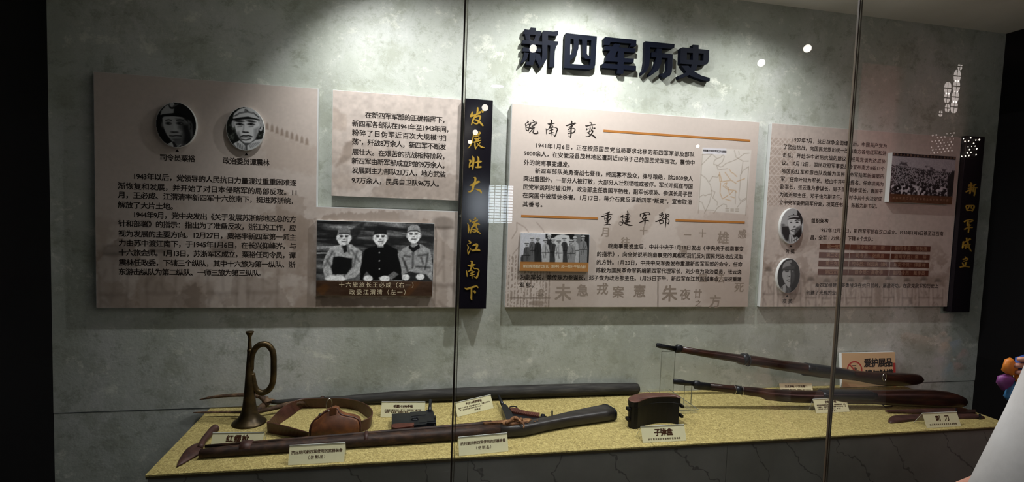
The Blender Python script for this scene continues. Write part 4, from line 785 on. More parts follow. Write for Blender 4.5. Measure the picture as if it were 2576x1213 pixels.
# ================================================================== TITLE LETTERS
T1 = (1300, 50, 8.09); T2 = (1560, 80, 8.09); T3 = (1290, 40, 4.77); YT = -.024
LET = [('新', 'first', T1, [[(285,155),(390,165),(392,232),(275,222)], [(160,190),(507,232),(500,318),(140,288)], [(165,292),(270,300),(280,412),(190,404)], [(385,310),(480,320),(440,442),(345,438)], [(125,408),(515,440),(515,510),(112,480)], [(128,556),(500,590),(495,660),(120,640)],
    [(268,478),(375,488),(378,800),(330,925),(192,918),(192,850),(255,850),(265,640)], [(150,665),(245,675),(205,800),(90,892),(85,860),(140,750)], [(375,675),(465,690),(500,800),(500,850),(470,962),(385,800)],
    [(540,218),(750,238),(845,225),(840,300),(800,328),(635,315),(635,420),(845,440),(840,500),(800,520),(775,640),(765,962),(668,962),(682,520),(625,512),(620,780),(560,880),(470,962),(500,850),(518,700),(515,260)]]),
  ('四', 'second', T1, [[(1000,268),(1632,335),(1624,425),(990,372)], [(1000,268),(1097,300),(1082,900),(965,975),(985,300)], [(968,888),(1500,925),(1590,905),(1575,975),(1500,1010),(965,975)], [(1522,330),(1632,335),(1598,920),(1560,985),(1490,935),(1502,880)],
    [(1155,365),(1265,380),(1257,580),(1205,730),(1083,832),(1078,725),(1140,655),(1162,540)], [(1330,398),(1432,405),(1426,690),(1450,725),(1512,735),(1504,802),(1400,792),(1342,735)]]),
  ('军', 'third', T3, [[(1110,252),(1485,287),(1482,352),(1465,370),(1412,368),(1420,332),(1172,312),(1160,352),(1095,348),(1095,270)], [(1105,362),(1475,392),(1470,442),(1100,410)], [(1222,332),(1292,338),(1218,500),(1120,492)], [(1122,490),(1455,512),(1450,560),(1115,545)], [(1085,570),(1480,602),(1478,655),(1070,622),(1070,580)], [(1268,400),(1334,406),(1328,688),(1310,702),(1255,688)]]),
  ('历', 'fourth', T2, [[(515,192),(1110,250),(1105,320),(1060,345),(612,312),(508,330)], [(515,192),(612,312),(605,560),(590,700),(540,800),(435,888),(430,830),(480,760),(505,600)], [(652,412),(745,425),(750,338),(854,345),(852,432),(1072,458),(1068,542),(645,512)], [(742,500),(846,518),(840,640),(780,780),(605,905),(602,850),(690,740),(735,600)], [(972,500),(1070,470),(1066,700),(1050,830),(1015,892),(880,952),(838,900),(838,850),(940,832),(965,760)]]),
  ('史', 'fifth', T2, [[(1235,330),(1275,315),(1815,370),(1810,452),(1235,415)], [(1235,330),(1362,380),(1355,650),(1225,640)], [(1705,380),(1815,370),(1805,600),(1780,652),(1692,622)], [(1238,562),(1805,592),(1775,652),(1690,682),(1225,648)], [(1482,262),(1600,270),(1592,640),(1560,740),(1480,845),(1350,905),(1200,965),(1180,900),(1340,830),(1440,740),(1482,600)], [(1245,688),(1390,690),(1500,800),(1650,890),(1825,940),(1825,1002),(1700,992),(1450,905),(1350,820)]])]
for i, (ch, ordn, (ox, oy, s), polys) in enumerate(LET):
    bm = bmesh.new()
    for j, pg in enumerate(polys):
        P = []
        for q in pg: w = onY(ox+q[0]/s, oy+q[1]/s, YT); P.append(Vector((w.x, YT-.00004*j, w.z)))
        prism(bm, P, (0, .0235, 0))
    o = bmo('title_letter', bm, LETT)
    tag(o, 'thick black raised character %s, %s in the title on the wall' % (ch, ordn), 'letter', 'raised title characters')

# ================================================================== EXHIBITS ON THE CABINET
def B(px, py, h=0): return onZ(px, py, ZB+h)
def slab(name, px, m, parent, ztop, th, bev=.0008):
    bm = bmesh.new(); P = [B(x, y, ztop) for x, y in px]; prism(bm, P, (0, 0, -th), 0)
    return bmo(name, bm, m, parent)
def vheight(pb, py_top):
    """height above the board at which the vertical through board pixel pb reaches image row py_top"""
    b = B(*pb); lo, hi = 0, .6
    for _ in range(30):
        h = (lo+hi)/2
        if proj((b.x, b.y, ZB+h))[1] > py_top: lo = h
        else: hi = h
    return lo

# ---- bugle standing on its bell
bb = B(627, 1064); bg = thing('bugle', 'aged brass bugle standing upright on its bell at the left end of the cabinet', 'bugle')
ppm = (proj(bb+Vector((.01, 0, 0)))[0]-proj(bb)[0])/.01
prof = []
for py, hw in ((1066, 43.5), (1064.5, 43.5), (1061, 40), (1055, 31), (1048, 25), (1038, 20.5), (1022, 17), (1000, 14.5), (970, 12), (940, 10), (910, 7.6), (880, 5.6), (860, 4.2), (852, 4.0), (847, 5.2), (842, 8.5), (838, 9.8), (836, 10)):
    h = 0 if py > 1065.5 else vheight((627, 1066), py); prof.append((hw/ppm, max(h, 0 if not prof else prof[-1][1]+.0008)))
bm = bmesh.new(); lathe(bm, prof, (bb.x, bb.y, ZB+.0004), 40); bmo('bell_tube', bm, BRASS, bg, True)
def bp(px, py): q = onV(px, py, (bb.x, bb.y), (bb.x+1, bb.y+.12)); return q
lp = [bp(*q) for q in ((631, 930), (632, 905), (636, 888), (646, 873), (660, 866), (673, 868), (684, 880), (688, 895), (688.5, 920), (688, 948), (685, 966), (676, 981), (663, 988), (651, 986), (642, 976), (637, 958), (634, 940))]
bm = bmesh.new(); tube(bm, smooth_path(lp, 5), 8.0/ppm, 14, Vector((.1, 1, 0))); bmo('loop_tube', bm, BRASS, bg, True)
bm = bmesh.new(); top = prof[-1]; lathe(bm, [(top[0]*1.02, top[1]-.003), (top[0]*1.08, top[1]-.0015), (top[0]*1.02, top[1])], (bb.x, bb.y, ZB+.0006), 28); bmo('mouthpiece_rim', bm, BRASS, bg, True)
bm = bmesh.new(); lathe(bm, [(5.6/ppm, prof[11][1]-.012), (6.6/ppm, prof[11][1]-.010), (6.6/ppm, prof[11][1]-.002), (5.4/ppm, prof[11][1])], (bb.x, bb.y, ZB), 20); bmo('collar', bm, BRASS, bg, True)
rebase(bg, (bb.x, bb.y, ZB))

# ---- long two-pronged pole lying along the wall
fk = thing('forked_pole', 'long weathered wooden pole ending in two curved prongs, lying along the wall', 'polearm')
y0 = B(700, 1020).y; ya = -.022
def pv(px, py, y=ya): return onY(px, py, y)
def hh(px, a, b, y=ya): return (pv(px, a, y).z-pv(px, b, y).z)/2
bm = bmesh.new(); secs = []
for px, a, b in ((684, 1006, 1016), (700, 1006, 1018), (740, 1003, 1017), (800, 1000, 1018), (860, 997, 1018), (920, 992, 1017), (1000, 985, 1014), (1100, 979, 1009), (1200, 974, 1005), (1300, 970, 1001), (1400, 967, 997), (1500, 965, 994), (1596, 964, 991), (1604, 966, 990), (1607, 970, 986)):
    c = pv(px, (a+b)/2); h = hh(px, a, b); z = max(c.z, ZB+h+.0005); secs.append((Vector((c.x, ya, z)), h, h))
loft(bm, secs, n=18); bmo('shaft', bm, POLE, fk, True)
bm = bmesh.new(); P = [pv(*q, -.018) for q in ((502, 1005.5), (525, 1001), (556, 997), (594, 994.5), (625, 994), (650, 997), (668, 1005), (690, 1011))]
loft(bm, [(p, r, r) for p, r in zip(smooth_path(P, 4), np.interp(np.linspace(0, 1, 29), [0, .15, .5, .85, 1], [.0012, .0045, .0065, .0075, .009]))], n=10); bmo('upper_prong', bm, BARK, fk, True)
bm = bmesh.new(); zz0 = .016; P = [B(486, 1038, zz0), B(520, 1038, zz0), B(556, 1037, zz0), B(600, 1037, zz0), B(640, 1037, zz0+.001), B(668, 1032, zz0+.004), B(700, 1024, zz0+.008), B(735, 1016, zz0+.012), B(770, 1011, zz0+.014)]
P[-1] = secs[2][0]+Vector((.08, 0, 0))
loft(bm, [(p, r, r) for p, r in zip(smooth_path(P, 4), np.interp(np.linspace(0, 1, 33), [0, .1, .5, .85, 1], [.001, .0036, .0055, .009, .009]))], n=10); bmo('lower_prong', bm, BARK, fk, True)
bm = bmesh.new(); P = [pv(655, 993, -.022), pv(664, 1004, -.026), pv(672, 1011, -.030), pv(662, 1021, -.035), B(650, 1031, .02)]
pts = smooth_path(P, 5); loft(bm, [(p+Vector((random.uniform(-.001, .001), 0, random.uniform(-.001, .001))), r, r*random.uniform(.8, 1.2)) for p, r in zip(pts, np.interp(np.linspace(0, 1, len(pts)), [0, .5, 1], [.009, .014, .008]))], n=9); bmo('root_fork', bm, BARK, fk, True)
bm = bmesh.new(); c = pv(811, 1008); lathe(bm, [(.0155, -.006), (.0165, -.004), (.0165, .004), (.0155, .006)], c, 18, Vector((1, 0, .02))); bmo('pole_band', bm, BROWNW, fk, True)
rebase(fk, (pv(1000, 1000).x, ya, ZB))

# ---- spearhead
sh = thing('spearhead', 'red-brown leaf-shaped iron spearhead lying at the front left corner of the cabinet', 'spearhead')
o_ = lambda x, y: (340+x/3.087, 820+y/3.087)
out = [o_(*q) for q in ((320, 1100), (330, 1062), (362, 1005), (400, 958), (452, 925), (498, 912), (522, 932), (522, 985), (480, 1012), (440, 1035), (380, 1070))]
bm = bmesh.new(); pillow(bm, [B(*q, .002) for q in out], .009, (0, 0, 1), .85, 4); bmo('blade', bm, IRONR, sh, True)
P = [B(*o_(505, 945), .008), B(*o_(530, 895), .010), B(*o_(565, 850), .012), B(*o_(600, 812), .013), B(*o_(618, 800), .013)]
bm = bmesh.new(); pts = smooth_path(P, 4); tube(bm, pts, list(np.interp(np.linspace(0, 1, len(pts)), [0, .3, 1], [.008, .0095, .0125])), 14); bmo('socket', bm, IRONR, sh, True)
bm = bmesh.new(); a = P[-1]; d = (P[-1]-P[-2]).normalized(); lathe(bm, [(.0105, 0), (.0128, .0015), (.013, .004), (.009, .0042)], a, 16, d); bmo('socket_rim', bm, IRONR, sh, True)
rebase(sh, B(470, 1125))

# ---- front long gun, lying on its side
rf = thing('long_gun', 'old long gun with rusted lock and black butt, lying along the front of the cabinet', 'gun')
A0 = B(504, 1158); A1 = B(1307, 1103); dr = (A1-A0).normalized(); sd = Vector((-dr.y, dr.x, 0))
def ln(px, py, h=.02): return B(px, py, h)
def rl(px, back=0, z=.02):
    """point above the gun's axis at image column px"""
    t0, t1 = -.1, 1.5
    for _ in range(40):
        t = (t0+t1)/2
        if proj(A0+dr*t+sd*back+Vector((0, 0, z)))[0] < px: t0 = t
        else: t1 = t
    return A0+dr*t0+sd*back+Vector((0, 0, z))
bm = bmesh.new()
loft(bm, [(rl(px, bk, z), hw, hz) for px, bk, z, hw, hz in ((502, .012, .0135, .009, .009), (504, .012, .0135, .0125, .0125), (560, .014, .0145, .0145, .0138), (620, .016, .0155, .0165, .0148), (730, .018, .016, .018, .0155), (940, .020, .018, .0195, .0172), (1142, .022, .0195, .0215, .0188), (1260, .023, .0205, .0235, .0198))], n=20, e=2.6)
bmo('fore_stock', bm, BROWNW, rf, True)
bm = bmesh.new()
loft(bm, [(rl(px, bk, z), hw, hz) for px, bk, z, hw, hz in ((1256, .023, .0208, .0245, .0200), (1310, .027, .021, .028, .0203), (1335, .034, .021, .025, .0200), (1360, .044, .021, .0225, .019), (1390, .056, .021, .0225, .019), (1420, .070, .0215, .0255, .0195), (1450, .083, .0215, .030, .020), (1485, .096, .022, .034, .0205), (1512, .106, .022, .037, .021), (1530, .114, .022, .0385, .0212))], n=24, e=3.6)
bmo('butt_stock', bm, RIFW, rf, True)
bm = bmesh.new(); loft(bm, [(rl(px, .115+.002*i, .022), .040, .0216) for i, px in enumerate((1530.2, 1535))], n=24, e=3.6); bmo('butt_plate', bm, GUNM, rf)
bm = bmesh.new(); tube(bm, [rl(516, .030, .026), rl(760, .034, .029), rl(1000, .038, .033), rl(1180, .040, .036), rl(1236, .040, .037)], [.0045, .0055, .0062, .0075, .011], 14); bmo('barrel', bm, BROWNW, rf, True)
for px0, px1, r in ((606, 634, .0215), (917, 926, .0245)):
    bm = bmesh.new(); loft(bm, [(rl(px, .022 if px0 < 700 else .026, .0185 if px0 < 700 else .0205), r, .0182 if px0 < 700 else .0202) for px in (px0, px1)], n=20, e=2.8); bmo('band', bm, IRONR, rf, True)
bm = bmesh.new(); slabp = [rl(1214, .036, .046), rl(1226, .044, .046), rl(1330, .048, .046), rl(1337, .040, .046), rl(1330, .020, .046), rl(1290, .008, .046), rl(1268, .012, .046), rl(1262, .026, .046), rl(1220, .026, .046)]
prism(bm, slabp, (0, 0, -.018), .002); lockp = bmo('lock_plate', bm, RUST, rf)
bm = bmesh.new(); P = [rl(1272, .010, .048), rl(1284, .016, .054), rl(1292, .026, .058), rl(1300, .022, .056), rl(1312, .006, .050), rl(1318, -.006, .046), rl(1317, -.016, .040)]
pts = smooth_path(P, 4); tube(bm, pts, list(np.interp(np.linspace(0, 1, len(pts)), [0, .4, 1], [.005, .0055, .0022])), 10); bmo('hammer', bm, RUST, rf, True)
bm = bmesh.new(); lathe(bm, [(.006, 0), (.010, .003), (.010, .009), (.0055, .012)], rl(1297, .040, .044), 14); lathe(bm, [(.006, 0), (.008, .003), (.0075, .008), (.004, .011)], rl(1310, .030, .044), 14); bmo('bolt_boss', bm, RUST, rf, True)
for px, bk in ((1345, .022), (1352, .030), (1326, .018)):
    bm = bmesh.new(); lathe(bm, [(.003, 0), (.003, .001)], rl(px, bk, .0435), 10); bmo('screw', bm, RUST, rf)
bm = bmesh.new(); tube(bm, [rl(1389, .082, .018), rl(1389, .082, .052)], .0030, 8); bmo('sling_stud', bm, GUNM, rf, True)
rebase(rf, rl(1000, 0, 0))

# ---- holster on a leather belt
bt = thing('holster_belt', 'brown leather belt looped behind a worn tan holster with a steel ring', 'belt')
prs = ((777, 1089, 777, 1103), (742, 1079, 741, 1099), (706, 1069, 703, 1094), (682, 1064, 682, 1090), (672, 1062, 674, 1085), (679, 1058, 690, 1076), (694, 1041, 708, 1063), (711, 1025, 736, 1044), (735, 1012, 760, 1027), (762, 1004, 783, 1026), (820, 1002, 823, 1026), (868, 1003, 874, 1027), (904, 1010, 900, 1034), (926, 1021, 920, 1047), (937, 1036, 933, 1060), (932, 1049, 930, 1076), (914, 1058, 915, 1084), (898, 1061, 899, 1087))
T_ = [B(a, b, .040) for a, b, c, d in prs]; Bq = [B(c, d, .001) for a, b, c, d in prs]
T_ = smooth_path(T_, 4); Bq = smooth_path(Bq, 4); bm = bmesh.new(); th = .003; R1 = []
for i in range(len(T_)):
    t = (Bq[min(i+1, len(Bq)-1)]-Bq[max(i-1, 0)]).normalized(); n = t.cross((T_[i]-Bq[i]).normalized()).normalized()*th/2
    R1.append([bm.verts.new(q) for q in (Bq[i]+n, T_[i]+n, T_[i]-n, Bq[i]-n)])
for a, b in zip(R1, R1[1:]):
    for k in range(4): bm.faces.new((a[k], a[(k+1) % 4], b[(k+1) % 4], b[k]))
bm.faces.new(R1[0][::-1]); bm.faces.new(R1[-1]); bmo('belt_strap', bm, BELT, bt)
hy = B(840, 1100).y; on = [(777, 1104), (777.5, 1086), (781, 1072), (789, 1062), (799, 1056), (808, 1048), (818, 1041), (829, 1036), (838, 1033), (847, 1035), (851, 1043), (858, 1049), (872, 1052), (890, 1055), (902, 1061), (906, 1072), (907, 1101)]
P = []
for q in on:
    w = onV(q[0], q[1], (B(777, 1103).x, B(777, 1103).y), (B(907, 1099).x, B(907, 1099).y)); k = max(0, w.z-ZB); P.append(Vector((w.x, w.y+k*.12, max(w.z, ZB+.001))))
dn = (B(907, 1099)-B(777, 1103)).normalized(); nn = Vector((dn.y, -dn.x, 0))
bm = bmesh.new(); pillow(bm, [p-nn*.034 for p in P], .034, nn, .10, 6); hol = bmo('holster', bm, LEATH, bt, True); hol['label'] = 'worn tan leather holster'
bm = bmesh.new(); tube(bm, [p-nn*.008 for p in P], .0028, 8, closed=False); bmo('piping', bm, BELT, hol, True)
c0 = onV(836, 1040, (B(777, 1103).x, B(777, 1103).y), (B(907, 1099).x, B(907, 1099).y))+Vector((0, .014, 0))
bm = bmesh.new(); bbox(bm, c0.x-.010, c0.x+.012, c0.y-.006, c0.y-.001, c0.z-.012, c0.z+.014, .001); bmo('tab', bm, LEATH, bt)
bm = bmesh.new(); rc = c0+Vector((-.012, .002, .022)); tube(bm, [rc+Vector((.010*math.cos(w)*.8, .006*math.cos(w), .019*math.sin(w))) for w in np.linspace(0, 2*math.pi, 25)[:-1]], .0013, 8, Vector((0, 1, 0)), closed=True); bmo('ring', bm, STEEL, bt, True)
bm = bmesh.new(); lathe(bm, [(.0045, 0), (.0055, .003), (.003, .006)], c0+Vector((-.04, .012, -.016)), 12, Vector((-.3, 0, 1))); bmo('stud', bm, CASE, bt, True)
rebase(bt, B(820, 1075))

# ---- first pistol (box magazine)
p_ = lambda x, y: (940+x/7.576, 980+y/7.576)
g1 = thing('pistol', 'black pistol with a box magazine and red-brown grip, behind the long gun', 'pistol', 'replica pistols')
PL = lambda pts: [p_(*q) for q in pts]
slab('frame', PL([(690, 430), (1000, 405), (1010, 385), (1130, 400), (1190, 600), (1185, 640), (1020, 640), (1000, 660), (760, 690), (770, 640), (690, 640)]), GUNM, g1, .030, .026)
slab('magazine_box', PL([(345, 462), (690, 445), (690, 655), (345, 665)]), GUNM, g1, .028, .026)
slab('lower_frame', PL([(330, 690), (760, 680), (1000, 650), (1180, 640), (1172, 770), (330, 850)]), GUNM, g1, .020, .0195)
slab('grip', PL([(335, 680), (380, 655), (480, 645), (770, 632), (768, 680), (700, 705), (560, 720), (420, 735), (345, 720)]), GRIP, g1, .034, .012)
bm = bmesh.new(); c = B(*p_(785, 560), .031); tube(bm, [c+Vector((.0115*math.cos(w), .010*math.sin(w), 0)) for w in np.linspace(0, 2*math.pi, 25)[:-1]], .0016, 8, closed=True); bmo('trigger_guard', bm, GUNM, g1, True)
bm = bmesh.new(); tube(bm, [c+Vector((.002, .008, 0)), c+Vector((0, 0, .0005)), c+Vector((.002, -.006, 0))], .0013, 8); bmo('trigger', bm, GUNM, g1, True)
bm = bmesh.new(); tube(bm, [B(*p_(1078, 222), .040), B(*p_(1075, 300), .036), B(*p_(1066, 420), .030)], [.0052, .0052, .0070], 14); bmo('barrel', bm, GUNM, g1, True)
bm = bmesh.new(); lathe(bm, [(.0050, 0), (.0062, .001), (.0062, .005), (.005, .006)], B(*p_(1078, 228), .039), 14, Vector((0, .98, .2))); bmo('muzzle_ring', bm, GUNM, g1, True)
slab('rear_sight', PL([(1150, 500), (1185, 495), (1190, 530), (1150, 540)]), GUNM, g1, .036, .010)
bm = bmesh.new(); c = B(*p_(1160, 690), .020); lathe(bm, [(.006, -.002), (.006, .002)], c, 14, Vector((1, 0, 0))); bmo('hammer', bm, GUNM, g1, True)
for q in ([(720, 500), (1000, 470), (1000, 480), (720, 508)], [(1020, 596), (1170, 592), (1170, 606), (1020, 610)], [(870, 585), (990, 575), (990, 625), (870, 630)]): slab('ridge', PL(q), GUNM, g1, .0312, .0013)
bm = bmesh.new(); tube(bm, [B(*p_(320, 775), .010), B(*p_(292, 782), .010)], .0018, 8); bmo('lanyard_stud', bm, GUNM, g1, True)
rebase(g1, B(1040, 1065))

# ---- second pistol (slender barrel, ribbed grip)
p_ = lambda x, y: (1230+x/7.806, 980+y/7.806)
g2 = thing('pistol', 'black pistol with slender barrel and ribbed wooden grip, beside the butt of the long gun', 'pistol', 'replica pistols')
bm = bmesh.new(); tube(bm, [B(*p_(190, 125), .030), B(*p_(225, 200), .027), B(*p_(268, 300), .024)], [.0040, .0055, .0068], 14); bmo('barrel', bm, GUNM, g2, True)
slab('receiver', PL([(245, 300), (285, 290), (325, 284), (368, 330), (400, 380), (450, 450), (482, 560), (400, 605), (345, 600), (300, 470), (255, 360)]), GUNM, g2, .026, .022)
slab('lower_frame', PL([(400, 380), (480, 440), (985, 530), (1130, 520), (1000, 560), (800, 600), (520, 595), (470, 520)]), GUNM, g2, .016, .0155)
bm = bmesh.new(); c = B(*p_(478, 352), .016); tube(bm, [c+Vector((.0135*math.cos(w), .009*math.sin(w), 0)) for w in np.linspace(0, 2*math.pi, 25)[:-1]], .0022, 8, closed=True); bmo('trigger_guard', bm, GUNM, g2, True)
GPT = [(395, 350), (560, 362), (620, 400), (800, 435), (1000, 455), (985, 528), (760, 492), (470, 438)]
slab('grip', PL(GPT), GRIP, g2, .022, .016)
for k in range(13):
    x = 440+k*42; yT = np.interp(x, [395, 560, 620, 800, 1000], [355, 362, 400, 435, 455]); yB = np.interp(x, [470, 760, 985], [438, 492, 528])
    slab('grip_rib', PL([(x-9, yT+8), (x+5, yT+9), (x+19, yB-8), (x+5, yB-8)]), GRIP, g2, .0234, .0020)
bm = bmesh.new(); lathe(bm, [(.0085, -.012), (.0085, .0), (.006, .0015)], B(*p_(1060, 497), .018), 18); bmo('magazine_base', bm, GUNM, g2, True)
bm = bmesh.new(); lathe(bm, [(.0075, -.002), (.0082, 0), (.0075, .004)], B(*p_(410, 590), .018), 16, Vector((.2, -1, .1))); bmo('bolt_knob', bm, GUNM, g2, True)
rebase(g2, B(1310, 1050))

# ---- ammunition case
p_ = lambda x, y: (1560+x/6.383, 940+y/6.383)
ac = thing('ammunition_case', 'kidney-shaped black leather ammunition case with a brown lid', 'case')
hc = vheight(p_(205, 908), 940+470/6.383)
top = [(972, 400), (930, 392), (860, 380), (770, 376), (680, 377), (600, 381), (520, 389), (450, 402), (390, 420), (340, 442), (290, 460), (230, 464), (180, 452), (145, 432), (127, 405), (140, 382), (180, 358), (240, 338), (320, 322), (420, 312), (540, 307), (660, 309), (780, 318), (880, 334), (945, 356), (974, 382)]
TP = [B(*p_(*q), hc) for q in top]; cc = sum(TP, Vector())/len(TP)
bm = bmesh.new(); prism(bm, [Vector((cc.x+(p.x-cc.x)*.97, cc.y+(p.y-cc.y)*.95, ZB+hc-.018)) for p in TP], (0, 0, -(hc-.0185))); bmo('case_body', bm, CASE, ac)
bm = bmesh.new(); prism(bm, [Vector((p.x, p.y, ZB+hc-.001)) for p in TP], (0, 0, -.0175)); bmo('lid_rim', bm, CASE, ac)
bm = bmesh.new(); pillow(bm, [Vector((p.x, p.y, ZB+hc-.0009)) for p in TP], .0022, (0, 0, 1), .05, 3); bmo('lid_top', bm, LID, ac, True)
bm = bmesh.new(); tube(bm, [Vector((cc.x+(p.x-cc.x)*.985, cc.y+(p.y-cc.y)*.97, ZB+hc-.020)) for p in TP], .0011, 6, closed=True); bmo('lid_seam', bm, CASE, ac, True)
for sx, px in ((-1, 130), (1, 962)):
    for py, z in ((540, hc-.030), (778, .030)):
        x = min(p.x for p in TP) if sx < 0 else max(p.x for p in TP); yy = TP[13].y if sx < 0 else TP[0].y+.01
        bm = bmesh.new(); bbox(bm, x-.003+(-.003 if sx < 0 else .0), x+.003+(.003 if sx > 0 else 0), yy-.012, yy+.012, ZB+z-.005, ZB+z+.005, .0012); bmo('strap_loop', bm, CASE, ac)
rebase(ac, (cc.x, cc.y, ZB))

# ---- clear acrylic stand and the two propped rifles
s0, s1, s2, s3 = B(1639, 979, .0), B(1700, 975, .0), B(1757, 1040, .0), B(1668, 1047, .0)
SXa, SXb = (B(1640, 985).x+.004), B(1757, 1040).x; SYa, SYb = -.012, B(1757, 1040).y
as_ = thing('rifle_stand', 'clear acrylic stand holding up the muzzles of the two rifles', 'stand')
box('base_plate', SXb-.10, SXb, SYb, SYa, ZB+.0004, ZB+.014, ACRY, as_, .001)
yA, yB = -.075, SYb+.055
def mz(px, py, y): q = onY(px, py, y); return q
u0 = mz(1664, 900, yA); u1_ = mz(1698, 900, yA); zt = mz(1690, 882, yA).z
for (xx0, xx1, yy, zt_) in ((u0.x, u1_.x, yA, mz(1690, 884, yA).z), (mz(1722, 975, yB).x, mz(1733, 975, yB).x+.012, yB, mz(1727, 970, yB).z)):
    box('upright_sheet', xx0, xx1, yy-.0015, yy+.0015, ZB+.0142, zt_, ACRY, as_)
    for x in (xx0, xx1): box('sheet_edge', x-.0006, x+.0006, yy-.0018, yy+.0018, ZB+.0142, zt_, ACRS, as_)
    box('sheet_top', xx0, xx1, yy-.0018, yy+.0018, zt_-.001, zt_+.0006, ACRS, as_)
for x in (SXb-.10, SXb): box('base_edge', x-.0008, x+.0008, SYb, SYa, ZB+.0125, ZB+.0146, ACRS, as_)
box('base_edge', SXb-.10, SXb, SYb-.0008, SYb+.0008, ZB+.0125, ZB+.0146, ACRS, as_)
rebase(as_, (SXb-.05, (SYa+SYb)/2, ZB))

def rifle(name, label, prof, P0, P1, mats, parts):
    r = thing(name, label, 'rifle', 'rifles propped on the acrylic stand')
    def pt(px, py): return onV(px, py, P0, P1)
    def sec(px, a, b, wd):
        A, Bv = pt(px, a), pt(px, b); return ((A+Bv)/2, wd, (A.z-Bv.z)/2)
    for nm, m, rows, e in parts:
        bm = bmesh.new(); loft(bm, [sec(*q) for q in rows], n=20, e=e); bmo(nm, bm, m, r, True)
    return r, pt, sec
P0 = (onY(1652, 868, yA).x, yA); q_ = B(2290, 976); P1 = (2.24, -.074)
ra, pt, sec = rifle('rifle', 'upper rifle, raised highest on the clear stand, its butt over the lower rifle', None, P0, P1, None, [
    ('barrel', GUNM, [(1652, 863.5, 873.5, .006), (1654, 863, 874.5, .0072), (1661, 864, 877, .0072), (1664, 866, 877, .0068), (1702, 872, 885, .0075)], 2),
    ('nose_cap', GUNM, [(1700, 868, 886, .010), (1702, 867, 888, .011), (1711, 868, 888, .011), (1713, 870, 888, .010)], 2.6),
    ('stock', STRAW, [(1712, 871, 887, .010), (1760, 879, 896, .011), (1800, 884, 903, .012), (1830, 888, 908, .013), (1850, 891, 911, .014), (1862, 892, 917, .018), (1900, 896, 921, .020), (1960, 906, 931, .021), (2020, 914, 941, .022), (2080, 922, 950, .021), (2120, 927, 954, .019), (2150, 933, 957, .018), (2190, 936, 965, .019), (2230, 937.5, 971, .020), (2270, 939, 970.5, .021), (2300, 941, 968, .021), (2311, 943, 965, .020), (2317, 949, 960, .015)], 2.4),
    ('handguard_band', GUNM, [(1867, 891, 917, .0215), (1869, 889.5, 918, .0225), (1873, 889.5, 919, .0225), (1875, 892, 919, .0215)], 2.4),
    ('receiver', GUNM, [(2026, 914.5, 932, .024), (2030, 914, 936, .0245), (2100, 923.5, 944, .0245), (2136, 930, 950, .024), (2141, 933, 950, .021)], 3),
    ('trigger_housing', GUNM, [(2018, 934, 944, .008), (2024, 932, 945, .010), (2090, 942, 953, .010), (2098, 944, 952, .008)], 2.6)])
bm = bmesh.new(); c, w, h = sec(1880, 893, 919, .0222); tube(bm, [c+Vector((0, (w+.002)*math.cos(k), (h+.003)*math.sin(k))) for k in np.linspace(0, 2*math.pi, 25)[:-1]], .0022, 8, Vector((1, 0, 0)), closed=True); bmo('sling_loop', bm, GUNM, ra, True)
bm = bmesh.new(); c, w, h = sec(2214, 936, 954, .021); tube(bm, [c+Vector((.010*math.cos(k), -.022, .016*math.sin(k))) for k in np.linspace(0, 2*math.pi, 25)[:-1]], .0014, 8, Vector((0, 1, 0)), closed=True); bmo('sling_ring', bm, STEEL, ra, True)
c = pt(2038, 924); box('receiver_slot', c.x-.012, c.x+.010, c.y-.0262, c.y-.024, c.z-.006, c.z+.007, CASE, ra); box('slot_edge', c.x+.0085, c.x+.011, c.y-.0270, c.y-.0245, c.z-.007, c.z+.008, STEEL, ra)
rebase(ra, (P0[0]/2+P1[0]/2, P0[1]/2+P1[1]/2, ZB))
P0 = (onY(1694, 962, yB).x, yB); q_ = B(2380, 1026); P1 = (q_.x, q_.y-.006)
rb_, pt, sec = rifle('rifle', 'lower rifle whose butt rests on the gold fabric near the right end', None, P0, P1, None, [
    ('barrel', GUNM, [(1694, 954, 965.5, .006), (1696, 953, 966.5, .007), (1720, 956, 969, .0075), (1722, 957, 969, .0062), (1750, 960, 972, .0065)], 2),
    ('nose_cap', GUNM, [(1745, 964, 975, .010), (1747, 958, 978, .012), (1756, 958, 980, .012), (1759, 961, 980.5, .011), (1784, 964, 982, .012)], 2.6),
    ('stock', STRAW, [(1782, 964, 981, .0115), (1820, 968, 986, .012), (1845, 970, 990, .013), (1870, 973, 993, .014), (1915, 977, 999, .017), (1926, 978.5, 1005, .020), (1960, 981, 1009, .021), (2000, 983, 1012, .022), (2080, 984, 1014, .023), (2150, 984, 1016, .022), (2200, 982, 1016, .021), (2235, 982, 1019, .021), (2270, 981, 1022, .022), (2310, 981, 1023, .023), (2350, 982, 1025, .023), (2385, 986, 1026.5, .023), (2408, 993, 1025, .022), (2422, 999, 1022, .019), (2428, 1006, 1018, .012)], 2.5),
    ('middle_band', GUNM, [(1849, 970, 991, .0155), (1862, 972, 992.5, .0155)], 2.4),
    ('receiver', GUNM, [(2065, 983, 999, .0245), (2070, 982.5, 1002, .025), (2185, 982, 1006, .025), (2198, 985, 1002, .022)], 3)])
for px in (1846, 1865):
    bm = bmesh.new(); c, w, h = sec(px, 970.5+(px-1846)*.1, 991.5+(px-1846)*.1, .0145); tube(bm, [c+Vector((0, (w+.0008)*math.cos(k), (h+.001)*math.sin(k))) for k in np.linspace(0, 2*math.pi, 25)[:-1]], .0011, 6, Vector((1, 0, 0)), closed=True); bmo('band_rim', bm, STEEL, rb_, True)
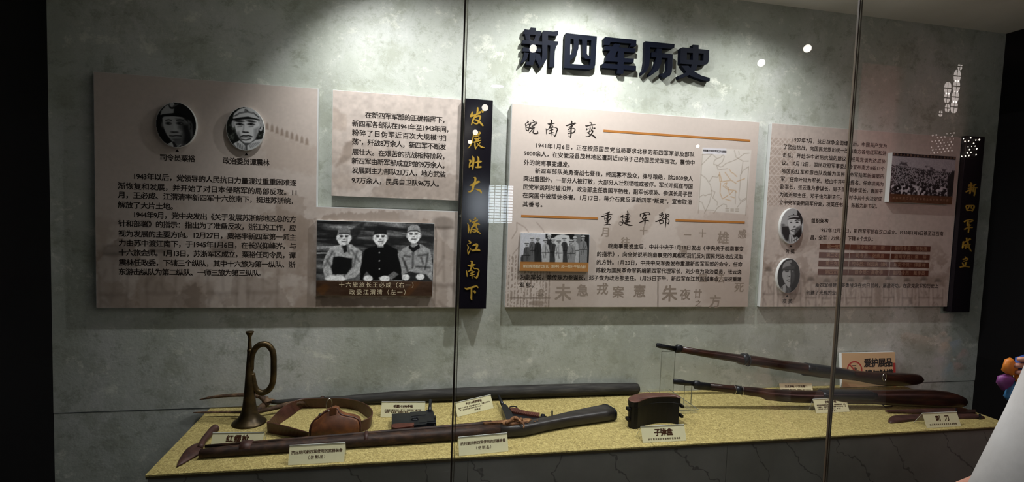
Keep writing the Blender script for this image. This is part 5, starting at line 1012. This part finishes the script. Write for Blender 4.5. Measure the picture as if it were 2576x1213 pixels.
bm = bmesh.new(); c = pt(2235, 1024); tube(bm, [Vector((c.x-.035, c.y, ZB+.020)), Vector((c.x-.02, c.y-.004, ZB+.008)), Vector((c.x+.01, c.y-.004, ZB+.008)), Vector((c.x+.03, c.y, ZB+.018))], .0022, 8); bmo('trigger_guard', bm, GUNM, rb_, True)
rebase(rb_, (P0[0]/2+P1[0]/2, P0[1]/2+P1[1]/2, ZB))

# ---- bayonet and its scabbard
p_ = lambda x, y: (2200+x/7.58, 940+y/7.58)
by = thing('bayonet', 'slim dark bayonet with a pointed blade, lying behind its card at the right', 'bayonet')
slab('blade', PL([(200, 707), (240, 696), (400, 688), (900, 672), (1300, 664), (1560, 664), (1560, 745), (1300, 742), (900, 734), (500, 722), (250, 718)]), IRONR, by, .010, .0045)
slab('hilt', PL([(1560, 660), (1640, 655), (1720, 668), (1800, 682), (1925, 682), (1930, 735), (1700, 748), (1560, 746)]), STRAW, by, .014, .0125)
slab('cross_guard', PL([(1545, 655), (1570, 652), (1572, 752), (1548, 752)]), GUNM, by, .016, .0155)
rebase(by, B(2330, 1034))
sc_ = thing('scabbard', 'reddish-brown curved knife scabbard lying in front of the bayonet', 'scabbard')
bm = bmesh.new(); pillow(bm, [B(*p_(*q), .009)-Vector((0, 0, .008)) for q in ((262, 880), (268, 835), (300, 802), (420, 782), (700, 772), (1000, 765), (1560, 752), (1700, 755), (1950, 757), (2105, 795), (2110, 822), (1600, 830), (1200, 845), (920, 862), (700, 872), (450, 902), (310, 912), (275, 902))], .009, (0, 0, 1), .16, 4); bmo('sheath', bm, IRONR, sc_, True)
slab('throat', PL([(1985, 760), (2030, 772), (2040, 826), (1990, 828)]), GUNM, sc_, .0108, .0100)
rebase(sc_, B(2360, 1046))

# ---- cards in clear tent holders
def card(quad, lines, label, k=.46, flip=1, rear=.8):
    """quad px: TL, TR, BR, BL of the front face; bottom edge stands on the board"""
    TL, TR, BR, BL = quad; bl_, br2 = B(*BL, .0006), B(*BR, .0006)
    def face(h): return B(*TL, h), B(*TR, h)
    lo, hi = .004, .12
    for _ in range(40):
        h = (lo+hi)/2; a, b = face(h); back = ((a.y+b.y)-(bl_.y+br2.y))/2
        if back > h*k: lo = h
        else: hi = h
    tl, tr = face(h); w = ((br2-bl_).length+(tr-tl).length)/2; mb = (bl_+br2)/2; mt = (tl+tr)/2
    ex = ((br2-bl_).normalized()+(tr-tl).normalized()).normalized(); ey = (mt-mb); hgt = ey.length; ey.normalize(); ey = (ey-ex*ey.dot(ex)).normalized(); nz = ex.cross(ey)
    t = thing('caption_card', label, 'label card', 'caption cards standing on the cabinet')
    c = [mb-ex*w/2, mb+ex*w/2, mb+ex*w/2+ey*hgt, mb-ex*w/2+ey*hgt]
    bm = bmesh.new(); prism(bm, [p+nz*.0002 for p in c], -nz*.0006); bmo('paper', bm, CARD, t)
    yb = Vector((0, (mt.y-mb.y)*(1+rear), 0)); tp = [c[3]+nz*.0002, c[2]+nz*.0002]; gb = [Vector((tp[1].x, tp[1].y, ZB+.0004))+Vector((0, (mt.y-mb.y)*rear+.012, 0)), Vector((tp[0].x, tp[0].y, ZB+.0004))+Vector((0, (mt.y-mb.y)*rear+.012, 0))]
    bm = bmesh.new(); prism(bm, [tp[0], tp[1], gb[0], gb[1]], Vector((0, .0012, .0004))); bmo('rear_leg', bm, ACRY, t)
    for i in (0, 1):
        bm = bmesh.new(); tube(bm, [tp[i], gb[1-i]], .0007, 6); bmo('leg_edge', bm, ACRE, t)
    bm = bmesh.new(); tube(bm, [c[3]+nz*.001, c[2]+nz*.001], .0013, 8); bmo('folded_ridge', bm, ACRE, t)
    L = []
    for (s, cx, cyy, em, wd, bold) in lines:
        L.append((s, (cx-wd/2)*w, cyy*hgt, em*hgt, wd*w, bold))
    text_block('lettering', L, mb-ex*w/2+nz*.0002, ex, ey, INKR, t, .0003)
    rebase(t, mb); return t
F1 = '抗日期间新四军使用的武器装备'
card([(543, 1088), (668, 1090), (660, 1127), (526, 1133)], [('红缨枪', .5, .62, .46, .44, .03), (F1, .5, .17, .13, .76, .014)], 'cream card with three large characters standing below the bugle')
card([(729, 1121), (868, 1114), (866, 1162), (724, 1171)], [(F1, .5, .62, .20, .92, .014), ('（仿制品）', .5, .33, .20, .30, .012)], 'cream two-line card in front of the long gun, below the holster')
card([(1152, 1101), (1275, 1089), (1279, 1136), (1155, 1147)], [(F1, .5, .62, .20, .92, .014), ('（仿制品）', .5, .33, .20, .30, .012)], 'cream two-line card in front of the rusted lock of the long gun')
card([(961, 1011), (1070, 1011), (1068, 1050), (957, 1050)], [('毛瑟M1896手枪', .5, .70, .20, .44, .03), ('仿德国毛瑟驳壳枪，即“二十响驳壳枪”“盒子炮”', .5, .46, .12, .84, .02), ('“驳壳”“自来得”“快慢机”等称。', .36, .32, .12, .56, .02)], 'cream card with small print just behind the box-magazine pistol')
card([(1144, 1015), (1234, 992), (1242, 1028), (1151, 1048)], [('大正14年式手枪', .5, .76, .20, .44, .03), ('因为“十四年式”手枪的枪套与外形，又被日军称为', .5, .53, .11, .86, .02), ('的，抗战时期我军称为“王八盒子”。', .40, .38, .11, .62, .02), ('（仿制品）', .56, .20, .13, .18, .02)], 'cream tilted card left of the slender-barrelled pistol')
card([(1609, 1073), (1718, 1069), (1727, 1108), (1617, 1115)], [('子弹盒', .5, .58, .46, .42, .03), (F1, .5, .18, .13, .74, .014)], 'cream card with three large characters in front of the ammunition case')
card([(1959, 965), (2040, 964), (2047, 992), (1964, 992)], [('汉式步枪（“汉阳造”）', .5, .70, .22, .68, .03), ('中国仿制的第一款近代步枪，汉阳兵工厂生产一八八八式', .5, .42, .13, .88, .02)], 'cream card half hidden behind the lower rifle', k=.4)
card([(2043, 1005), (2125, 1001), (2138, 1036), (2053, 1040)], [('仿制式步枪', .5, .76, .20, .34, .03), ('制式步枪是我国军队使用的步枪，仿照德国毛瑟式，全枪', .5, .55, .11, .86, .02), ('长度适中，性能优良，抗战时期称“中正式步枪”，是', .5, .41, .11, .86, .02), ('抗战中主力步枪之“七九”步枪。', .42, .27, .11, .66, .02), ('（仿制品）', .5, .12, .12, .20, .02)], 'cream card of small print below the middle of the lower rifle', rear=.2)
card([(2314, 1041), (2401, 1037), (2418, 1073), (2332, 1077)], [('刺 刀', .52, .60, .42, .38, .03), (F1, .5, .20, .13, .78, .014)], 'cream card with two large characters in front of the bayonet')

# ---- do-not-touch sign leaning on the wall
sg = thing('notice_board', 'small tan notice with a red no-touching symbol, leaning on the wall behind the rifles', 'sign')
tl, tr = onY(2117, 889, -.022), onY(2251, 886, -.022); ztop = (tl.z+tr.z)/2; yb = B(2190, 988).y*1.0
ex = Vector((1, 0, 0)); low = Vector((tl.x, -.040, ZB+.0035)); ey = (Vector((tl.x, -.022, ztop))-low); hg = ey.length; ey.normalize(); nz = ex.cross(ey); w_ = tr.x-tl.x
bm = bmesh.new(); prism(bm, [low, low+ex*w_, low+ex*w_+ey*hg, low+ey*hg], -nz*.014); bmo('board', bm, WHITE, sg)
bm = bmesh.new(); prism(bm, [low+nz*.0007, low+ex*w_+nz*.0007, low+ex*w_+ey*hg+nz*.0007, low+ey*hg+nz*.0007], -nz*.0006); bmo('face', bm, SIGNF, sg)
def sl_(u, v): return low+ex*(u*w_)+ey*(hg-v*w_)+nz*.0010
bm = bmesh.new(); c_ = (.23, .27); R_ = .145; rr = .10+.018
ra_ = [[bm.verts.new(sl_(c_[0]+r*math.cos(k), c_[1]+r*math.sin(k))) for k in np.linspace(0, 2*math.pi, 41)[:-1]] for r in (.145, .122)]
for k in range(40): bm.faces.new((ra_[0][k], ra_[0][(k+1) % 40], ra_[1][(k+1) % 40], ra_[1][k]))
bmo('prohibition_ring', bm, RED, sg)
mk('prohibition_bar', [sl_(c_[0]-.098, c_[1]-.082)+nz*.0004, sl_(c_[0]-.082, c_[1]-.098)+nz*.0004, sl_(c_[0]+.098, c_[1]+.082)+nz*.0004, sl_(c_[0]+.082, c_[1]+.098)+nz*.0004], [(0, 1, 2, 3)], RED, sg)
V_, F_l = [], []
def hp(pts):
    b = len(V_); V_.extend([sl_(c_[0]+x, c_[1]+y)+nz*.0002 for x, y in pts]); F_l.append(tuple(range(b, b+len(pts))))
hp([(-.045, -.078), (.03, -.078), (.03, -.066), (-.045, -.066)])
for k in range(4): x = -.034+k*.019; hp([(x, -.05+abs(k-1.5)*.008), (x+.014, -.05+abs(k-1.5)*.008), (x+.014, .03), (x, .03)])
hp([(-.034, .022), (.037, .022), (.037, .06), (.02, .085), (-.018, .085), (-.034, .06)]); hp([(.036, .03), (.062, -.005), (.072, .002), (.05, .055), (.036, .062)])
mk('hand_symbol', V_, F_l, INK, sg)
mk('red_strip', [sl_(.955, .17), sl_(1.0, .17), sl_(1.0, .80), sl_(.955, .80)], [(0, 1, 2, 3)], RED, sg)
text_block('lettering', [('爱护展品', .41*w_, hg-.165*w_, .145*w_, .53*w_, .03), ('请勿触摸', .425*w_, hg-.345*w_, .145*w_, .53*w_, .03)], low+nz*.0007, ex, ey, INK, sg, .0004)
rebase(sg, low)

# ================================================================== GLASS FRONT
xs = [XL-.1, (onY(1170, 0, GY).x+onY(1136, 1213, GY).x)/2, (onY(2163, 0, GY).x+onY(2074, 1213, GY).x)/2, XR+.1]
LB = ('left glass pane of the showcase front, over the portraits', 'middle glass pane of the showcase front, under the wall title', 'right glass pane of the showcase front, with a pinkish reflection')
for i in range(3):
    g0 = xs[i]+(.0063 if i else 0); g1_ = xs[i+1]-(.0035 if i < 2 else 0)
    gp = mk('window_%d' % (i+1), [(g0, GY, .02), (g1_, GY, .02), (g1_, GY, ZC), (g0, GY, ZC)], [(0, 1, 2, 3)], GLASS)
    tag(gp, LB[i], kind='structure')
for i in (1, 2):
    t = thing('glass_seam', ('vertical seam with bright polished edges beside the eight-character board', 'vertical dark seam crossing the right text panel')[i-1], 'glass seam')
    box('sealant', xs[i]-.0026, xs[i]+.0010, GY-.003, GY+.003, .02, ZC, SEAL, t)
    box('polished_edge', xs[i]+.0011, xs[i]+.0052, GY-.004, GY+.004, .02, ZC, GEDGE, t)
    box('polished_edge', xs[i]+.0053, xs[i]+.0062, GY-.004, GY+.004, .02, ZC, SEAL, t)
    rebase(t, (xs[i], GY, .02))

# ================================================================== THINGS OF THE HALL THAT THE GLASS REFLECTS
def mirrored(px, py, z=None, dist=None):
    d = ray(px, py)
    if z is not None: q = CAM+d*((z-CAM.z)/d.z)
    else: q = CAM+d*((2*GY-dist-CAM.y)/d.y)
    return Vector((q.x, 2*GY-q.y, q.z))
LAMPM = mat('lamp_warm', (1, 1, 1), emit=(1, .93, .82), es=26); LAMPC = mat('lamp_white', (1, 1, 1), emit=(.92, .97, 1), es=30)
spots_ = [((1251, 217), 15, LAMPC, 'wide round hall ceiling lamp, reflected above the black upright board'), ((1915, 158), 8, LAMPM, 'hall spotlight reflected right of the wall title'), ((2031, 122), 8, LAMPM, 'hall spotlight reflected near the upper right of the wall'), ((1220, 271), 8, LAMPM, 'hall spotlight reflected at the top of the black upright board'), ((1196, 333), 6.5, LAMPM, 'hall spotlight reflected on the second gold character'), ((1182, 357), 5, LAMPM, 'small hall spotlight reflected left of the second gold character'), ((1341, 122), 9, LAMPM, 'hall spotlight reflected on the first title character'), ((1755, 368), 4, LAMPM, 'hall spotlight reflected beside the small map')]
for (q, r, m_, lb) in spots_:
    p = mirrored(*q, z=2.72); dd = (Vector((p.x, 2*GY-p.y, p.z))-CAM).length; R_ = r*dd/F*1.0
    if p.y < -4.8: p = mirrored(*q, dist=-4.6); dd = (Vector((p.x, 2*GY-p.y, p.z))-CAM).length; R_ = r*dd/F
    t = thing('ceiling_spotlight', lb, 'lamp', 'lamps of the hall'); flat = m_ is LAMPC
    ax = Vector((0, 0, 1)) if flat else (p-Vector((p.x*.5+.5, GY, 1.5))).normalized()
    bm = bmesh.new(); lathe(bm, [(R_*1.04, .001), (R_*1.15, .004), (R_*1.15, .05), (R_*.9, .06)], p, 24, ax); bmo('housing', bm, HALLD, t, True)
    bm = bmesh.new(); lathe(bm, [(R_, -.003), (R_, .0)], p, 24, ax); bmo('lens', bm, m_, t)
    if not flat or p.z < 2.68:
        bm = bmesh.new(); tube(bm, [p+ax*.055, Vector((p.x, p.y, 2.75))], .006, 8); bmo('stem', bm, HALLD, t)
    rebase(t, (p.x, p.y, p.z))
# bright slatted window across the hall
wd = thing('slatted_window', 'bright slatted window across the hall, mirrored between the black board and central panel', 'window')
WL = mat('window_daylight', (1, 1, 1), emit=(.80, .90, 1), es=13)
A1_ = mirrored(1230, 465, dist=-4.6); A2_ = mirrored(1290, 562, dist=-4.6); n = 4; ww_ = (A2_.x-A1_.x)/n
for k in range(n):
    pn = box('pane', A1_.x+k*ww_+ww_*.08, A1_.x+(k+1)*ww_-ww_*.08, -4.62, -4.61, A2_.z, A1_.z, WL, wd)
    for j in range(13): z = A2_.z+(A1_.z-A2_.z)*(j+.5)/13; box('slat', A1_.x+k*ww_+ww_*.08, A1_.x+(k+1)*ww_-ww_*.08, -4.60, -4.598, z-.0035, z+.0035, HALLW, pn)
box('window_frame', A1_.x-.04, A2_.x+.04, -4.66, -4.63, .0, A1_.z+.04, HALLD, wd); rebase(wd, ((A1_.x+A2_.x)/2, -4.64, 0))
# pierced lattice lantern box near the right, whose light shows through round holes
lt = thing('lattice_screen', 'pierced lattice screen lit from behind, mirrored at the upper right of the wall', 'screen')
LL = mat('lattice_light', (1, 1, 1), emit=(1, .93, .86), es=4.5)
c5 = mirrored(2405, 240, dist=-3.0); s_ = (Vector((c5.x, 2*GY-c5.y, c5.z))-CAM).length/F
for (lx, lz, q_) in ((2421, 166, .55), (2414, 190, 1), (2412, 216, 1), (2390, 221, 1), (2409, 243, 1), (2388, 245, .8), (2406, 268, 1), (2389, 271, .6), (2372, 285, .4)):
    ce = mirrored(lx, lz, dist=-3.0)
    for qx in (-1, 1):
        for qz in (-1, 1):
            bm = bmesh.new(); cc_ = Vector((ce.x+qx*1.2*s_, -3.02, ce.z+qz*1.2*s_)); P = [cc_]+[cc_+Vector((qx*math.cos(k)*6.5*q_*s_, 0, qz*math.sin(k)*10.5*q_*s_)) for k in np.linspace(0, math.pi/2, 6)]
            prism(bm, P, (0, .004, 0)); bmo('petal_opening', bm, LL, lt)
for nm_, (gx0, gy0, gx1, gy1), slx, mm_ in (('small_openings', (2352, 340, 2410, 388), -.12, mat('lattice_light_dim', (1, 1, 1), emit=(1, .9, .84), es=2.4)), ('bright_openings', (2430, 348, 2474, 398), -.1, mat('lattice_light_warm', (1, 1, 1), emit=(1, .9, .72), es=22))):
    bm = bmesh.new(); y_ = gy0; j = 0
    while y_ < gy1:
        x_ = gx0+(j % 2)*4.5
        while x_ < gx1:
            if random.random() < (.85 if nm_[0] == 's' else .55):
                ce = mirrored(x_+(y_-gy0)*slx, y_-(x_-gx0)*.12, dist=-3.0); w__ = random.uniform(.8, 1.7)*s_
                prism(bm, [Vector((ce.x-w__, -3.02, ce.z)), Vector((ce.x, -3.02, ce.z-w__*1.3)), Vector((ce.x+w__, -3.02, ce.z)), Vector((ce.x, -3.02, ce.z+w__*1.1))], (0, .004, 0))
            x_ += 9
        y_ += 7.5; j += 1
    o = bmo(nm_, bm, mm_, lt); o['kind'] = 'stuff'
box('lattice_frame', c5.x-.35, c5.x+.42, -3.08, -3.03, 0, c5.z+.30, HALLD, lt); rebase(lt, (c5.x, -3.05, 0))

# ================================================================== VISITOR AT THE RIGHT, partly in view
SKIN = mat('skin', lin(196, 142, 122), .5); SHIRT = worn('white_shirt_cloth', lin(196, 192, 190), lin(208, 204, 202), lin(216, 213, 212), 6, .85, 0, .3)
TROU = mat('dark_trousers', lin(34, 34, 42), .85); HAIR = mat('black_hair', (.012, .010, .010), .5); SHOE = mat('dark_shoe', (.02, .02, .022), .5); EYE = mat('eye_white', lin(220, 216, 210), .3)
PX, PY = 1.535, -1.20
vis = thing('person', 'person in a loose white shirt at the right edge, holding a colourful toy', 'person', loc=(PX, PY, 0))
J = {'pelvis': (0, 0, .86, .115), 'waist': (0, 0, 1.02, .10), 'chest': (0, .01, 1.24, .12), 'neck0': (0, .005, 1.375, .055), 'neck1': (0, .015, 1.43, .048), 'head0': (0, .03, 1.50, .072), 'head1': (0, .025, 1.575, .080), 'head2': (0, .02, 1.625, .055),
     'ls': (-.165, 0, 1.335, .052), 'le': (-.300, -.03, 1.04, .038), 'lw': (-.345, .13, .885, .026), 'lp': (-.352, .18, .855, .024), 'rs': (.165, 0, 1.335, .052), 're': (.215, .03, 1.08, .038), 'rw': (.185, .215, 1.10, .026), 'rp': (.165, .265, 1.11, .024),
     'lh': (-.09, 0, .83, .085), 'lk': (-.10, .01, .47, .052), 'la': (-.10, -.01, .09, .036), 'lf': (-.11, .10, .04, .03), 'rh': (.09, 0, .83, .085), 'rk': (.10, .01, .47, .052), 'ra': (.10, -.01, .09, .036), 'rf': (.11, .10, .04, .03)}
ED = [('pelvis', 'waist'), ('waist', 'chest'), ('chest', 'neck0'), ('neck0', 'neck1'), ('neck1', 'head0'), ('head0', 'head1'), ('head1', 'head2'), ('chest', 'ls'), ('ls', 'le'), ('le', 'lw'), ('lw', 'lp'), ('chest', 'rs'), ('rs', 're'), ('re', 'rw'), ('rw', 'rp'), ('pelvis', 'lh'), ('lh', 'lk'), ('lk', 'la'), ('la', 'lf'), ('pelvis', 'rh'), ('rh', 'rk'), ('rk', 'ra'), ('ra', 'rf')]
def fingers(pre, base, fwd, side, curl):
    base = Vector(base); fwd = Vector(fwd).normalized(); side = Vector(side).normalized(); dn_ = Vector(curl).normalized()
    for i, (off, L) in enumerate(((-.027, .062), (-.009, .070), (.009, .066), (.026, .052))):
        a = base+side*off+fwd*.028; b_ = a+(fwd*.8+dn_*.35)*L*.55; c = b_+(fwd*.35+dn_*.9)*L*.45
        for k, (p, r) in enumerate(((a, .0095), (b_, .0085), (c, .007))): J['%s%d%d' % (pre, i, k)] = (p.x, p.y, p.z, r)
        ED.append((pre+'p', '%s%d0' % (pre, i))); ED.append(('%s%d0' % (pre, i), '%s%d1' % (pre, i))); ED.append(('%s%d1' % (pre, i), '%s%d2' % (pre, i)))
    a = base-side*.030-fwd*.004; b_ = a-side*.012+fwd*.026+dn_*.012; c = b_+fwd*.022+dn_*.014
    for k, (p, r) in enumerate(((a, .012), (b_, .0105), (c, .0085))): J['%st%d' % (pre, k)] = (p.x, p.y, p.z, r)
    ED.append((pre+'p', pre+'t0')); ED.append((pre+'t0', pre+'t1')); ED.append((pre+'t1', pre+'t2'))
fingers('l', J['lp'][:3], (-.02, .8, -.5), (.1, .5, .8), (.95, .1, -.1)); fingers('r', J['rp'][:3], (-.35, .9, .1), (0, 0, -1), (-.9, -.1, -.1))
ks = list(J); me = bpy.data.meshes.new('body'); me.from_pydata([J[k][:3] for k in ks], [(ks.index(a), ks.index(b)) for a, b in ED], []); me.update()
body = bpy.data.objects.new('body', me); COL.objects.link(body)
sk = body.modifiers.new('skin', 'SKIN'); sk.use_smooth_shade = True
for i, k in enumerate(ks):
    v = me.skin_vertices[0].data[i]; r = J[k][3]; v.radius = (r, r*.82) if k in ('pelvis', 'waist', 'chest') else (r, r); v.use_root = (k == 'pelvis')
body.modifiers.new('sub', 'SUBSURF').levels = 1; body.modifiers['sub'].render_levels = 2
bpy.context.view_layer.update(); em = bpy.data.meshes.new_from_object(body.evaluated_get(bpy.context.evaluated_depsgraph_get())); bpy.data.objects.remove(body)
body = bpy.data.objects.new('body', em); COL.objects.link(body); em.materials.clear(); em.materials.append(SKIN); body.parent = vis
for p in em.polygons: p.use_smooth = True
def cloth(name, secs, m, n=28, e=2.2, up=Vector((0, 1, 0)), wob=.004):
    bm = bmesh.new(); S2 = []
    for i, (c, a, b) in enumerate(secs): S2.append((Vector(c), a, b))
    loft(bm, S2, up, n, e)
    for v in bm.verts: v.co += Vector((math.sin(v.co.z*60+v.co.x*30)*wob, math.sin(v.co.z*45+v.co.x*50)*wob, 0))
    return bmo(name, bm, m, vis, True)
cloth('shirt', [((0, .01, 1.405), .062, .060), ((0, .008, 1.385), .10, .075), ((0, .005, 1.35), .175, .098), ((0, .005, 1.28), .190, .118), ((0, .005, 1.15), .182, .124), ((0, 0, 1.0), .186, .128), ((0, 0, .86), .198, .136), ((0, 0, .80), .202, .140), ((0, 0, .797), .19, .13)], SHIRT)
for s_, pre in ((-1, 'l'), (1, 'r')):
    a, b = Vector(J[pre+'s'][:3]), Vector(J[pre+'e'][:3]); d = (b-a)
    cloth('sleeve', [(a-d*.06, .050, .050), (a+d*.05, .068, .070), (a+d*.35, .074, .076), (a+d*.75, .086, .088), (a+d*1.42, .100, .102), (a+d*1.44, .092, .094)], SHIRT, wob=.005)
for s_ in (-1, 1): cloth('trouser_leg', [((.09*s_, 0, .93), .10, .115), ((.09*s_, 0, .80), .098, .11), ((.10*s_, .01, .47), .075, .080), ((.10*s_, -.005, .12), .062, .068), ((.10*s_, -.005, .075), .062, .068)], TROU, 20)
for s_ in (-1, 1):
    bm = bmesh.new(); loft(bm, [(Vector((.105*s_, -.055, .045)), .030, .035), (Vector((.105*s_, 0, .05)), .042, .045), (Vector((.108*s_, .09, .038)), .045, .034), (Vector((.112*s_, .155, .028)), .038, .024), (Vector((.112*s_, .175, .022)), .02, .015)], n=16, e=2.5); bmo('shoe', bm, SHOE, vis, True)
hc_ = Vector((0, .024, 1.560)); bm = bmesh.new(); bmesh.ops.create_uvsphere(bm, u_segments=24, v_segments=16, radius=1)
for v in bm.verts:
    x, y, z = v.co; v.co = hc_+Vector((x*.088, y*.100-.006, z*.108+.012)) + Vector((0, (-.004 if y > .3 and z < .35 else 0), 0))
bmesh.ops.delete(bm, geom=[v for v in bm.verts if (v.co.y > hc_.y+.045 and v.co.z < hc_.z+.055) or v.co.z < hc_.z-.062], context='VERTS'); bmo('hair', bm, HAIR, vis, True)
for s_ in (-1, 1):
    bm = bmesh.new(); bmesh.ops.create_uvsphere(bm, u_segments=12, v_segments=8, radius=.0115, matrix=Matrix.Translation(hc_+Vector((.030*s_, .066, .006)))); bmo('eye', bm, EYE, vis, True)
    bm = bmesh.new(); bmesh.ops.create_uvsphere(bm, u_segments=10, v_segments=6, radius=.0055, matrix=Matrix.Translation(hc_+Vector((.030*s_, .0745, .006)))); bmo('iris', bm, HAIR, vis, True)
    bm = bmesh.new(); loft(bm, [(hc_+Vector((.080*s_, .0, -.022)), .008, .006), (hc_+Vector((.084*s_, -.004, 0)), .014, .009), (hc_+Vector((.084*s_, -.006, .018)), .010, .007)], n=10); bmo('ear', bm, SKIN, vis, True)
    bm = bmesh.new(); tube(bm, [hc_+Vector((.014*s_, .078, .026)), hc_+Vector((.030*s_, .077, .031)), hc_+Vector((.046*s_, .068, .026))], [.002, .003, .0018], 6); bmo('eyebrow', bm, HAIR, vis, True)
bm = bmesh.new(); loft(bm, [(hc_+Vector((0, .074, .012)), .005, .005), (hc_+Vector((0, .086, -.010)), .009, .008), (hc_+Vector((0, .092, -.022)), .013, .010), (hc_+Vector((0, .078, -.030)), .010, .006)], n=10, up=Vector((0, 1, 0))); bmo('nose', bm, SKIN, vis, True)
bm = bmesh.new(); tube(bm, [hc_+Vector((-.021, .066, -.047)), hc_+Vector((0, .075, -.047)), hc_+Vector((.021, .066, -.047))], [.002, .0048, .002], 8); bmo('lips', bm, mat('lip', lin(150, 84, 76), .5), vis, True)
# colourful toy held in the forward hand
toy = thing('pinwheel_toy', 'colourful toy in red, blue and orange held at the right edge', 'toy')
tcx = Vector((PX+.125, PY+.335, 1.085)); cols = [lin(170, 40, 60), lin(50, 80, 150), lin(205, 120, 40), lin(120, 60, 120), lin(60, 120, 170), lin(190, 60, 50)]
for k in range(6):
    a = k*math.pi/3; u_ = Vector((math.cos(a), 0, math.sin(a))); w_2 = Vector((-math.sin(a), 0, math.cos(a)))
    bm = bmesh.new(); pillow(bm, [tcx+u_*.008, tcx+u_*.03-w_2*.012, tcx+u_*.062-w_2*.006, tcx+u_*.066+w_2*.012, tcx+u_*.045+w_2*.034, tcx+u_*.02+w_2*.02], .012, (0, -1, 0), .3, 3)
    bmo('petal', bm, mat('petal_colour', cols[k], .45), toy, True)
bm = bmesh.new(); lathe(bm, [(.010, -.002), (.013, .004), (.008, .014)], tcx+Vector((0, -.004, 0)), 18, Vector((0, -1, 0))); bmo('hub', bm, mat('toy_orange', lin(225, 140, 40), .4), toy, True)
bm = bmesh.new(); tube(bm, [tcx+Vector((0, .004, 0)), Vector((PX+.146, PY+.300, 1.100)), Vector((PX+.15, PY+.295, 1.00))], .004, 8); bmo('stick', bm, WHITE, toy, True)
rebase(toy, tcx)
